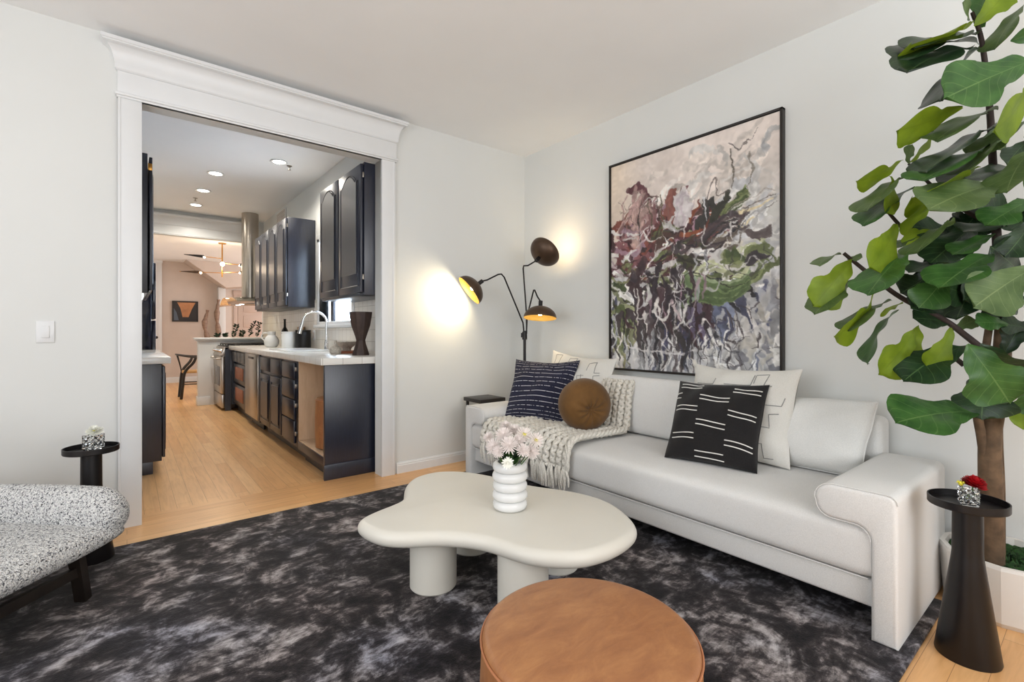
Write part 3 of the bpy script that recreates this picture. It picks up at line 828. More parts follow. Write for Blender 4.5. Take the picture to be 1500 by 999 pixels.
    many(50, .52, .43, .12, .035, -12, 16, .2, .020, dark+maroon+green+white[:1])
    many(24, .60, .36, .06, .03, -40, 20, .12, .018, maroon+[col(140, 80, 56), col(110, 60, 50)])
    for x in (.22, .30, .33, .36, .38, .42):
        stroke([(x, .40), (x+R(-.02, .02), .30), (x+R(-.03, .03), .19)], .007, [col(86, 76, 62), col(64, 54, 52), col(110, 100, 80)][rng.randint(3)], .003)
    for i in range(4): stroke([(.42+i*.008, .33), (.40+i*.01, .26), (.42+i*.01, .20), (.46, .215)], .018, col(138, 90, 82), .012)
    for i in range(5): stroke([(.46+i*.015, .35), (.47+i*.012, .25), (.52, .215+i*.01), (.54, .33)], .02, [col(212, 206, 206), col(196, 184, 190)][i % 2], .014)
    for i in range(4): stroke([(.58, .37), (.62, .33+i*.01), (.63, .28), (.67, .27+i*.008), (.68, .32)], .022, col(56, 54, 52), .016)
    for i in range(4): stroke([(.66, .37), (.70, .33-i*.008), (.75, .26+i*.006)], .022, col(58, 58, 50), .016)
    for i in range(6): stroke([(.72+i*.006, .34), (.80, .29+i*.006), (.84, .25+i*.008)], .020, green[rng.randint(4)], .014)
    stroke([(.765, .09), (.78, .16), (.77, .25)], .005, col(90, 84, 74), .004)
    stroke([(.76, .05), (.82, .085), (.90, .035)], .003, col(80, 72, 70), .002)
    stroke([(.86, .12), (.87, .2), (.85, .26)], .004, col(120, 112, 100), .003)
    stroke([(.63, .29), (.67, .19), (.69, .25), (.75, .26)], .003, col(90, 80, 76), .003)
    for i in range(6): stroke([(.70, .42-i*.012), (.85, .37-i*.014+R(-.01, .01)), (.99, .34-i*.012)], .004, [col(90, 84, 80), white[0], col(160, 150, 140)][i % 3], .003)
    many(30, .85, .42, .08, .04, -18, 14, .16, .012, [col(206, 192, 156), col(104, 120, 146), col(120, 110, 104)]+white+white)
    many(14, .70, .43, .05, .025, -20, 10, .22, .014, dark+[col(90, 74, 74), col(110, 100, 90)])
    for i in range(5): stroke([(.85, .43), (.90, .445+i*.006), (.96, .42+i*.008)], .014, col(92, 82, 82), .01)
    # green sweep and blobs
    many(40, .72, .56, .12, .03, -10, 20, .16, .018, white+green[:2]+green[3:4]+[col(180, 184, 150)])
    for i in range(26):
        o_ = R(-.045, .045)
        stroke([(.50+o_*.3, .70+o_*.4), (.56, .64+o_), (.66, .655+o_), (.78, .66+o_*.9), (.86, .615+o_*.8)], .018, [col(98, 116, 76), col(124, 138, 98), col(78, 96, 60), col(150, 164, 130), col(110, 128, 84)][rng.randint(5)], .010)
    for i in range(9): stroke([(.54+R(-.02, .02), .58), (.56+R(-.03, .03), .65), (.52, .71)], .016, [col(164, 174, 156), col(140, 156, 140), col(110, 130, 90)][i % 3], .01)
    stroke([(.50, .73), (.47, .64), (.55, .57), (.66, .60), (.78, .64), (.90, .60)], .003, col(48, 46, 42), .003)
    for i in range(10): stroke([(.70+R(0, .1), .49+R(0, .04)), (.80, .52+R(-.02, .02)), (.86, .54)], .014, green[rng.randint(4)], .01)
    for i in range(9): stroke([(.86, .545), (.90+R(-.01, .01), .525+R(-.012, .012)), (.95, .53)], .018, col(62, 56, 60), .010)
    stroke([(.78, .51), (.78, .57), (.88, .59), (.97, .54), (.93, .49)], .003, col(70, 70, 64), .003)
    for i in range(14): stroke([(.47+R(0, .06), .50+R(-.01, .02)), (.53, .525+R(-.025, .02)), (.62, .51)], .018, [col(74, 76, 54), col(56, 54, 46), col(60, 50, 50)][i % 3], .01)
    many(30, .38, .67, .10, .04, 82, 16, .14, .024, [col(66, 50, 54), col(54, 46, 52)])
    many(18, .40, .70, .16, .07, 84, 18, .12, .012, white+mauve+grey, .2, .7)
    many(16, .30, .38, .14, .05, -10, 40, .10, .010, mauve+white[:2], .3, .7)
    stroke([(.34, .67), (.31, .73), (.37, .765), (.42, .73), (.42, .70)], .012, col(222, 218, 214), .008)
    stroke([(.20, .62), (.21, .72), (.20, .80)], .009, col(214, 208, 202), .005)
    stroke([(.33, .72), (.33, .84), (.44, .93)], .005, col(220, 218, 218), .004)
    stroke([(.04, .85), (.2, .90), (.45, .92), (.7, .885), (.88, .80)], .005, col(220, 216, 216), .004)
    stroke([(.44, .44), (.435, .6), (.455, .72), (.45, .86)], .003, col(214, 208, 202), .003)
    many(36, .45, .88, .3, .06, 88, 14, .10, .008, white+dark, .3, .8)
    many(40, .45, .56, .3, .18, 0, 80, .08, .007, white+white+dark[2:], .6, .7)
    many(26, .72, .84, .14, .06, 60, 60, .09, .003, dark, .9)
    many(16, .2, .24, .12, .05, 70, 50, .1, .003, [col(130, 112, 106)], .9)
    # palette-knife smear: displace with noise
    ox = ((nd[0]-.5)*10+(nd[2]-.5)*5).astype(int); oy = ((nd[1]-.5)*10+(nd[3]-.5)*5).astype(int)
    img = img[np.clip(yy+oy, 0, H-1), np.clip(xx+ox, 0, W-1)]
    return np.clip(img, 0, 1), W, H
def painting():
    img, W, H = paint_image()
    # mesh
    y_l, y_r, z0, z1 = 2.452, 1.208, .842, 2.402; xf = RX-.032
    t = thing('framed_painting', 'large abstract painting of maroon, green and grey brushwork on the right wall', 'painting', (RX-.02, 1.83, .826))
    vs = []
    for j in range(H+1):
        for i in range(W+1): vs.append((xf-t.location.x, y_l+(y_r-y_l)*i/W-t.location.y, z1+(z0-z1)*j/H-t.location.z))
    fs = [(j*(W+1)+i, (j+1)*(W+1)+i, (j+1)*(W+1)+i+1, j*(W+1)+i+1) for j in range(H) for i in range(W)]
    # side walls of the stretched canvas
    nb = len(vs); bk = RX-.004-t.location.x
    for (i, j) in ((0, 0), (W, 0), (W, H), (0, H)):
        p = vs[j*(W+1)+i]; vs.append((bk, p[1], p[2]))
    fs.append((nb, nb+1, nb+2, nb+3))
    me = bpy.data.meshes.new('canvas'); me.from_pydata(vs, [], fs); me.update()
    ca = me.color_attributes.new('paint', 'FLOAT_COLOR', 'POINT')
    full = np.ones(((H+1)*(W+1)+4, 4)); g = np.pad(img, ((0, 1), (0, 1), (0, 0)), 'edge').reshape(-1, 3)
    g = np.where(g <= .04045, g/12.92, ((g+.055)/1.055)**2.4); full[:len(g), :3] = g
    ca.data.foreach_set('color', full.ravel())
    mt = NT('abstract_oil_paint'); at_ = mt.n('ShaderNodeAttribute'); at_.attribute_name = 'paint'
    mt.l(at_.outputs['Color'], mt.b.inputs['Base Color']); mt.b.inputs['Roughness'].default_value = .55
    mt.bump(mt.noise(mt.coord(), 90, 4), .3, .003)
    me.materials.append(mt.m); o = bpy.data.objects.new('canvas', me); COL.objects.link(o); o.parent = t
    m = MB(); Y0, Y1, Z0, Z1 = 1.190, 2.469, .826, 2.419; fx = RX-.042
    m.box(fx, Y0, Z0, RX-.001, Y0+.014, Z1, .001); m.box(fx, Y1-.014, Z0, RX-.001, Y1, Z1, .001)
    m.box(fx, Y0, Z0, RX-.001, Y1, Z0+.012, .001); m.box(fx, Y0, Z1-.012, RX-.001, Y1, Z1, .001)
    m.build('picture_frame', 'black_wood', t)
painting()

# ------------------------------------------------------------------ coffee table
def coffee_table():
    TZ = .335
    t = thing('coffee_table', 'cream cloud-shaped coffee table on four round legs in the middle of the rug', 'coffee table', (1.3, 1.75, RZ))
    zp = lambda X, Y: (500+X/3.261, 600+Y/3.261)
    far = [(165, 489), (240, 460), (296, 428), (300, 375), (335, 335), (400, 312), (470, 300), (560, 299), (650, 308), (760, 330), (900, 366), (1050, 386), (1200, 416), (1300, 455), (1375, 510)]
    near = [(1417, 598), (1375, 650), (1290, 698), (1160, 734), (1010, 736), (870, 716), (760, 680), (680, 655), (560, 637), (430, 633), (300, 640), (180, 630), (104, 598), (74, 562)]
    P = [onz(*zp(*p), TZ-.012) for p in far]+[onz(*zp(*p), TZ-.036) for p in near]
    P = [(p.x, p.y) for p in P]
    C = cat(P, 6)
    # smooth
    for _ in range(6): C = [tuple((C[i-1][q]+2*C[i][q]+C[(i+1) % len(C)][q])/4 for q in (0, 1)) for i in range(len(C))]
    n = len(C); cx = sum(c[0] for c in C)/n; cy = sum(c[1] for c in C)/n
    nor = []
    for i in range(n):
        a, b = C[i-1], C[(i+1) % n]; d = Vector((b[0]-a[0], b[1]-a[1])).normalized(); nn = Vector((d.y, -d.x))
        nor.append(nn)
    area_ = sum(C[i-1][0]*C[i][1]-C[i][0]*C[i-1][1] for i in range(n))
    sg = 1 if area_ > 0 else -1
    m = MB(); r = .033; zc = TZ-r
    rings = []
    for k in range(13):
        a = math.radians(-90+180*k/12); ins = r*(1-math.cos(a)); z = zc+r*math.sin(a)
        rings.append([m.b.verts.new((C[i][0]-sg*nor[i].x*ins, C[i][1]-sg*nor[i].y*ins, z)) for i in range(n)])
    for k in range(12):
        for i in range(n): m.b.faces.new((rings[k][i], rings[k][(i+1) % n], rings[k+1][(i+1) % n], rings[k+1][i]))
    from mathutils.geometry import tessellate_polygon
    for rg in (rings[-1], rings[0]):
        for tri in tessellate_polygon([[v.co.copy() for v in rg]]): m.b.faces.new([rg[i] for i in tri])
    m.build('tabletop', 'coffee', t, ang=40)
    for x, y in ((1.045, 1.855), (1.222, 1.457), (1.375, 2.05), (1.583, 1.64)):
        m = MB(); m.lathe([(0, RZ), (.096, RZ), (.101, RZ+.006), (.101, TZ-.06), (0, TZ-.06)], (x, y, 0), 48); m.build('leg', 'coffee', t)
    return TZ
TZ = coffee_table()
# ring vase
def vase():
    c = Vector((1.345, 1.675, TZ+.001)); c = onz(747, 744, TZ)+Vector((0, 0, .001)); R0, h = .077, .207
    prof = [(0, 0), (.06, 0)]
    nr = 5; rh = h/nr
    for i in range(nr):
        for k in range(9):
            a = -PI/2+PI*k/8; prof.append((R0-.016+.016*math.cos(a)+(.002 if i % 2 else 0), i*rh+rh/2+rh*.5*math.sin(a)*.98))
    prof += [(.055, h), (.05, h-.01), (.05, h-.06), (0, h-.06)]
    m = MB(); m.lathe(prof, c, 56)
    o = m.build('ringed_vase', 'white_gloss', ang=60); tag(o, 'glossy white vase of stacked rings on the coffee table', 'vase')
    return c, h
VC, VH = vase()

def mum(name, c, axis, r, stem_to, petal, centre, label, group=None, layers=4, npet=22, csize=.2, cat_='flower', flat=.9, wdf=.15):
    t = thing(name, label, cat_, stem_to, group)
    axis = Vector(axis).normalized(); q = axis.to_track_quat('Z', 'Y').to_matrix()
    m = MB(); c = Vector(c)
    for L in range(layers):
        k = L/max(1, layers-1); rr = r*(1-.6*k*.8); el = math.radians(4+62*k)*flat+random.uniform(-.05, .05)
        npp = int(npet*(1-.45*k))
        for i in range(npp):
            a = 2*PI*i/npp+L*.37+random.uniform(-.08, .08); e2 = el+random.uniform(-.12, .12); wd = rr*wdf
            d = Vector((math.cos(a)*math.cos(e2), math.sin(a)*math.cos(e2), math.sin(e2))); s = Vector((-math.sin(a), math.cos(a), 0)); u = d.cross(s)
            rl = rr*random.uniform(.88, 1.08)
            pts = []
            for (f, wf, b) in ((.08, .4, 0), (.45, 1.0, -.07), (.8, .95, -.06), (1.0, .35, .03)):
                p = d*rl*f+u*b*rl+Vector((0, 0, r*.28*k)); pts.append((p-s*wd*wf, p+s*wd*wf))
            vv = [[m.b.verts.new(c+q @ p) for p in pr] for pr in pts]
            for j in range(3): m.b.faces.new((vv[j][0], vv[j][1], vv[j+1][1], vv[j+1][0]))
    m.build('petals', petal, t, weld=False, ang=80, recalc=False)
    if centre:
        m = MB(); m.sphere(c+axis*r*.2, r*csize, n=10, mat=q.to_4x4() @ Matrix.Diagonal((1, 1, .5, 1))); m.build('flower_centre', centre, t)
    m = MB(); st = Vector(stem_to); m.tube(catopen([st, st*.5+c*.5-axis*.01+Vector((0, 0, -.005)), c-axis*r*.05], 5), .0022, 6); m.build('stem', 'green_stem', t)
    return t
def bouquet():
    base = VC+Vector((0, 0, VH-.05)); random.seed(21)
    tV = 2.12
    L = [(723, 654, 2.05, .038, 0), (738, 638, 2.10, .042, 0), (753, 631, 2.17, .038, 0), (730, 662, 2.02, .030, 0), (746, 652, 2.02, .042, 0), (760, 646, 2.06, .034, 0), (741, 625, 2.2, .034, 0),
         (768, 637, 2.08, .040, 1), (785, 645, 2.06, .038, 1), (779, 662, 2.05, .036, 0), (716, 641, 2.14, .030, 0), (766, 660, 2.0, .032, 0)]
    for px, py, tt, r, yc in L:
        c = at(px, py, tt); ax = (c-base); ax = (ax.normalized()+Vector((-.45, -.55, .1)))
        root = base+(c-base)*.12; root.z = base.z
        lab = 'pale pink chrysanthemum with an open yellow centre, in the ringed vase' if yc else 'pale pink chrysanthemum bloom in the ringed vase'
        mum('chrysanthemum', c, ax, r, root, 'pink', 'yellow' if yc else None, lab, 'open yellow-centred blooms' if yc else 'pink blooms in the ringed vase', layers=6 if not yc else 4, npet=20, csize=.27, wdf=.062)
    c = at(744, 678, 2.0); mum('chrysanthemum', c, (-.5, -.7, .2), .026, base, 'white_petal', 'yellow', 'small white daisy hanging low over the vase rim', None, layers=2, npet=14)
    # greenery
    t = thing('bouquet_foliage', 'dark green leaves between the blooms and the rim of the ringed vase', 'foliage', base)
    for i in range(46):
        a = random.uniform(0, 2*PI) if i % 2 else random.uniform(3.2, 5.2); rr = random.uniform(.03, .085); z = random.uniform(.01, .075)
        b0 = base+Vector((math.cos(a)*.02, math.sin(a)*.02, .035)); d = Vector((math.cos(a)*rr, math.sin(a)*rr, .035+z))
        s = Vector((-math.sin(a), math.cos(a), 0))*random.uniform(.008, .014)
        m = MB(); vv = []
        for f, wf, dz in ((0, .2, 0), (.3, .9, .006), (.6, 1, .007), (.85, .6, .002), (1, .1, -.006)):
            p = b0+d*f+Vector((0, 0, dz)); vv.append((m.b.verts.new(p-s*wf), m.b.verts.new(p+Vector((0, 0, -.003))), m.b.verts.new(p+s*wf)))
        for j in range(4):
            for k in (0, 1): m.b.faces.new((vv[j][k], vv[j][k+1], vv[j+1][k+1], vv[j+1][k]))
        m.build('leaf', 'leafG' if i % 3 else 'leafD', t, weld=False, recalc=False)
bouquet()

# ------------------------------------------------------------------ leather ottoman
def pouf(name, cx, cy, R, H, label, z0=0.0, mat='leather'):
    t = thing(name, label, 'ottoman', (cx, cy, z0))
    prof = [(0, z0), (R-.02, z0), (R-.006, z0+.006)]
    for i in range(11):
        k = i/10; prof.append((R+.006*math.sin(PI*k), z0+.01+(H-.035)*k))
    prof += [(R-.003, z0+H-.022)]
    m = MB(); m.lathe(prof+[(0, z0+H-.022)], (cx, cy, 0), 72)
    m.build('side', mat, t)
    tp = [(R-.001, z0+H-.021)]+[(R-.022+.021*math.cos(a), z0+H-.021+.017*math.sin(a)) for a in [PI/2*i/6 for i in range(1, 7)]]
    tp += [(R*.7, z0+H+.004), (R*.35, z0+H+.008), (0, z0+H+.009)]
    m = MB(); m.lathe(tp+[(0, z0+H-.022), (R-.001, z0+H-.022)], (cx, cy, 0), 72); m.build('top_panel', mat, t)
    m = MB(); m.tube([(cx+(R+.0015)*math.cos(2*PI*i/72), cy+(R+.0015)*math.sin(2*PI*i/72), z0+H-.021) for i in range(73)], .0026, 6, False)
    part(m.build('piping', 'leather_edge', t), 'pale stitched piping')
    return t
pouf('leather_ottoman', .825, .751, .244, .428, 'round tan leather ottoman in front of the coffee table', RZ)

# ------------------------------------------------------------------ pedestal drink tables
def drink_table(cx, cy, label, H=.545, z0=RZ):
    t = thing('drink_table', label, 'side table', (cx, cy, z0), 'black pedestal drink tables')
    prof = [(0, z0), (.086, z0), (.088, z0+.006)]
    zt = H-.015
    prof += [(.043, z0+.34), (.0415, z0+.36), (.0405, zt), (0, zt)]
    m = MB(); m.lathe(prof, (cx, cy, 0), 56); m.build('pedestal', 'black_metal', t, ang=30)
    R = .107
    m = MB(); m.lathe([(0, zt), (R-.002, zt), (R, zt+.003), (R, H+.012), (R-.004, H+.012), (R-.004, zt+.006), (0, zt+.006)], (cx, cy, 0), 64)
    m.build('tray_top', 'black_metal', t, ang=30)
    return zt+.006
zt = drink_table(2.27, .314, 'black pedestal side table at the right, beside the near sofa arm', .532, 0)
zt2 = drink_table(-.135, 3.10, 'black pedestal side table at the left, behind the boucle chair', .552)
def votive(px, py, tt, z, label, hh=.072, s=.031, rot=.5):
    c = at(px, py, tt); c = Vector((c.x, c.y, z+.0005)); m = MB()
    R_ = Matrix.Rotation(rot, 4, 'Z'); n = 4
    # faceted cube: each wall a grid of pyramids
    def wall(k):
        Rk = Matrix.Translation(c) @ Matrix.Rotation(rot+k*PI/2, 4, 'Z')
        for i in range(n):
            for j in range(n+1):
                y0, y1 = -s+2*s*i/n, -s+2*s*(i+1)/n; z0, z1 = .008+(hh-.008)*j/(n+1), .008+(hh-.008)*(j+1)/(n+1)
                v = [m.b.verts.new(Rk @ Vector(p)) for p in ((s, y0, z0), (s, y1, z0), (s, y1, z1), (s, y0, z1))]
                p = m.b.verts.new(Rk @ Vector((s+.004*(1 if (i+j) % 2 else -1), (y0+y1)/2, (z0+z1)/2)))
                for q in range(4): m.b.faces.new((v[q], v[(q+1) % 4], p))
        q = s-.006
        v = [m.b.verts.new(Rk @ Vector(p)) for p in ((q, -q, .014), (q, -q, hh), (q, q, hh), (q, q, .014))]; m.b.faces.new(v)
        v = [m.b.verts.new(Rk @ Vector(p)) for p in ((s, -s, hh), (s, s, hh), (q, q, hh), (q, -q, hh))]; m.b.faces.new(v)
        v = [m.b.verts.new(Rk @ Vector(p)) for p in ((s, -s, .008), (s, s, .008), (s-.003, s-.003, 0), (s-.003, -s+.003, 0))]; m.b.faces.new(v[::-1])
    for k in range(4): wall(k)
    M4 = Matrix.Translation(c) @ R_; q = s-.006
    m.b.faces.new([m.b.verts.new(M4 @ Vector(p)) for p in ((-q, -q, .014), (q, -q, .014), (q, q, .014), (-q, q, .014))])
    q = s-.003
    m.b.faces.new([m.b.verts.new(M4 @ Vector(p)) for p in ((-q, -q, 0), (q, -q, 0), (q, q, 0), (-q, q, 0))][::-1])
    o = m.build('glass_votive', 'glass', smooth=False); tag(o, label, 'glass vase')
    return c
c = votive(1419, 735, 1.66, zt, 'faceted clear glass cube vase holding the red carnation', .056, .0235, .35)
random.seed(3)
mum('carnation', c+Vector((.006, -.012, .072)), (-.1, -.25, 1), .036, c+Vector((0, 0, .02)), 'red_petal', None, 'red carnation in the glass cube on the right side table', None, layers=9, npet=28, flat=1.25, wdf=.2)
t = thing('flower_bud', 'small green bud beside the red carnation', 'flower bud', c+Vector((0, 0, .02)))
b = c+Vector((-.016, .018, .072)); m = MB(); m.sphere(b, .008, n=10)
for i in range(6):
    a = i*PI/3; m.tube([b, b+Vector((math.cos(a)*.009, math.sin(a)*.009, .006)), b+Vector((math.cos(a)*.013, math.sin(a)*.013, .001))], [.003, .003, .0006], 5)
m.build('bud_head', 'yellow', t, weld=False); m = MB(); m.tube([c+Vector((0, 0, .02)), b], .0015, 5); m.build('stem', 'green_stem', t)
c = votive(137, 656, 2.36, zt2, 'faceted clear glass cube vase holding the white flower', .072, .030, .9)
mum('white_flower', c+Vector((.004, -.01, .088)), (-.1, -.4, .9), .038, c+Vector((0, 0, .02)), 'white_petal', 'yellow', 'white flower in the glass cube on the left side table', None, layers=5, npet=22, csize=.2)

# ------------------------------------------------------------------ boucle lounge chair (cropped by the left frame edge)
def lounge_chair():
    P0 = Vector((.0, 2.68, 0)); u = Vector((-.745, -.667, 0)).normalized(); w = Vector((-.76, .65, 0)).normalized()
    t = thing('lounge_chair', 'grey boucle lounge chair with black wooden legs at the left edge', 'armchair', (P0.x-.3, P0.y-.05, RZ))
    def pt(a, b, z): return P0+u*a+w*b+Vector((0, 0, z))
    # seat pad: rounded slab
    def sup(fn, nu, nv, name):
        m = MB(); m.grid(fn, nu, nv, closed_u=True)
        return m.build(name, 'boucle', t, ang=85)
    def pad(g, v):
        a = 2*PI*g; c, s_ = math.cos(a), math.sin(a); p = 3.2; k = (abs(c)**p+abs(s_)**p)**(-1/p)
        y = -1+2*v; e = (1-abs(y)**5)**(1/2.5) if abs(y) < 1 else 0
        A = .40+.42*c*k*(.82+.18*e); B = .34+.36*y
        z = .272+.062*s_*k*e + .03*max(0, B-.1) - .055*(A/.8)
        return pt(A, B, z)
    sup(pad, 60, 40, 'seat')
    def arm(g, v):
        a = 2*PI*g; B = -.03+v*.80; e = math.sqrt(max(0, 1-(1-min(1, v/.13))**2)) if v < .13 else (math.sqrt(max(0, 1-(1-min(1, (1-v)/.1))**2)) if v > .9 else 1)
        A = .045+.066*math.cos(a)*(.3+.7*e)*1.0; zz = .345+.012*math.sin(v*3)
        z = zz+.110*math.sin(a)*e*(1.0)
        return pt(A, B, z)
    sup(arm, 40, 44, 'arm_roll')
    def back(g, v):
        a = 2*PI*g; A = .0+v*.82; e = math.sqrt(max(0, 1-(1-min(1, v/.12))**2)) if v < .12 else (math.sqrt(max(0, 1-(1-min(1, (1-v)/.1))**2)) if v > .9 else 1)
        B = .70+.07*math.cos(a)*e+.1*(math.sin(a)+1)*.5; z = .48+.24*math.sin(a)*e
        return pt(A, B, z)
    sup(back, 40, 40, 'backrest')
    # black frame
    def beam(p, q, wd, hd, name):
        m = MB(); d = (q-p); L = d.length; d.normalize(); s = d.cross(Vector((0, 0, 1)))
        if s.length < .1: s = u.copy()
        s.normalize(); n = s.cross(d)
        pts = [p+s*wd*i+n*hd*j for i, j in ((-.5, -.5), (.5, -.5), (.5, .5), (-.5, .5))]
        m.prism(pts, d*L, .002); return m.build(name, 'black_wood', t)
    foot = Vector((-.118, 2.645, RZ)); top = Vector((-.155, 2.58, .26))
    foot = onz(122, 878, RZ+.006); top = at(109, 796, 1.93)
    topc = Vector((top.x, top.y, .27))
    beam(foot, topc, .045, .032, 'leg')
    f2 = foot+u*.62; beam(f2, topc+u*.60+Vector((0, 0, -.03)), .045, .032, 'leg')
    f3 = foot+w*.52; beam(f3, topc+w*.50, .045, .032, 'leg')
    f4 = foot+u*.62+w*.52; beam(f4, topc+u*.6+w*.5+Vector((0, 0, -.03)), .045, .032, 'leg')
    a = foot+(topc-foot)*.52
    beam(a, f2+(topc-foot)*.36, .022, .04, 'stretcher')
    beam(foot+w*.52+(topc-foot)*.5, f4+(topc-foot)*.36, .022, .04, 'stretcher')
    m_ = topc+Vector((0, 0, -.03))
    beam(m_, m_+u*.6+Vector((0, 0, -.03)), .03, .045, 'seat_rail'); beam(m_+u*.03, m_+u*.03+w*.5, .03, .045, 'seat_rail')
lounge_chair()

# ------------------------------------------------------------------ three-arm floor lamp
def floor_lamp():
    px_, py_ = 2.762, 3.27
    t = thing('floor_lamp', 'black floor lamp with three bronze shades in the corner behind the sofa', 'floor lamp', (px_, py_, 0))
    m = MB(); m.lathe([(0, 0), (.13, 0), (.135, .006), (.13, .016), (.03, .022), (0, .022)], (px_, py_, 0), 40); m.build('base', 'black_metal', t)
    m = MB(); m.cyl((px_, py_, .02), (px_, py_, 1.13), .0125, n=16); m.build('pole', 'black_metal', t)
    d0 = px_*SN+py_*CS
    m = MB(); m.cyl((px_, py_, 1.05), (px_, py_, 1.12), .022, n=20)
    m.cyl((px_-.02, py_+.012, 1.07), (px_-.02, py_+.012, 1.11), .010, n=12); m.build('clamp', 'black_metal', t)
    Z = lambda x, y, tt: at(640+x/4.345, 330+y/4.345, tt)
    def shade(c, ax, r, name_l=None):
        ax = Vector(ax).normalized(); q = ax.to_track_quat('Z', 'Y').to_matrix().to_4x4()   # axis = opening direction
        m = MB(); pr = []
        for i in range(15):
            a = i/14; rr = .02+(r-.02)*math.sin(a*PI/2)**1.0; z = -.100+.100*(a**1.6)
            pr.append((rr, z))
        m.lathe([(0, -.102)]+pr, c, 40, q @ Matrix.Diagonal((1, 1.0, 1, 1)))
        s = m.build('lamp_shade', 'bronze', t, ang=60)
        m = MB(); m.lathe([(0, -.097)]+[(max(.001, a-.003), b+.004) for a, b in pr[:-1]]+[(r-.0005, .0)], c, 40, q)
        part(m.build('shade_lining', 'gold', s, ang=60, recalc=False), 'gold painted inside of the shade')
        m = MB(); c = Vector(c); m.cyl(c-ax*.095, c-ax*.145, .017, n=16); m.build('socket', 'black_metal', s)
        m = MB(); m.sphere(c-ax*.045, .024, n=16); part(m.build('bulb', 'bulb', s), 'lit warm bulb')
        return c-ax*.14, c-ax*.03
    # left head, shining at the back wall
    cl = at(687, 426, 4.0); ax = Vector((-.74, .30, -.60))
    j, b = shade(cl, ax, .135); el = Z(410, 310, 4.12)
    m = MB(); m.tube([j, Z(320, 348, 4.05), Z(390, 313, 4.1), el, Z(428, 330, 4.14), Z(548, 620, 4.26), Z(552, 660, 4.27), Z(552, 700, 4.27)], .0065, 8); m.build('arm', 'black_metal', t)
    spot('lamp_left', cl+Vector(ax).normalized()*-.0, cl+Vector(ax)*.6+Vector((0, .5, 0)), 11, (1, .86, .58), r=.03, ang=165, blend=1)
    # top head facing the corner
    ct = at(799, 368, 4.05); ax = Vector((.75, .05, .62))
    j, b = shade(ct, ax, .135)
    m = MB(); m.tube([j, Z(580, 256, 4.12), Z(552, 258, 4.15), Z(549, 275, 4.16), Z(570, 560, 4.26), Z(571, 690, 4.27)], .0065, 8); m.build('arm', 'black_metal', t)
    spot('lamp_top', ct, ct+ax, 3.2, (1, .84, .6), r=.06, ang=165, blend=1)
    # right head facing down
    cr = at(791, 466, 3.95); ax = Vector((.12, -.02, -1)); ax = Vector((-.14, -.10, -1))
    j, b = shade(cr, ax, .135)
    m = MB(); m.tube([j, Z(640, 455, 4.0), Z(622, 412, 4.05), Z(616, 412, 4.06), Z(582, 548, 4.2), Z(574, 600, 4.26), Z(571, 660, 4.27)], .0065, 8); m.build('arm', 'black_metal', t)
    spot('lamp_right', cr, cr+ax, 2.0, r=.03, ang=150, blend=1)
floor_lamp()
t = thing('side_table', 'small black square table between the far sofa arm and the wall', 'side table', (2.36, 3.33, 0))
m = MB(); m.box(2.24, 3.21, .535, 2.50, 3.46, .565, .003); m.build('tabletop', 'black_wood', t)
for x in (2.255, 2.465):
    for y in (3.225, 3.425): MB().box(x, y, 0, x+.02, y+.02, .535, .002).build('leg', 'black_wood', t)

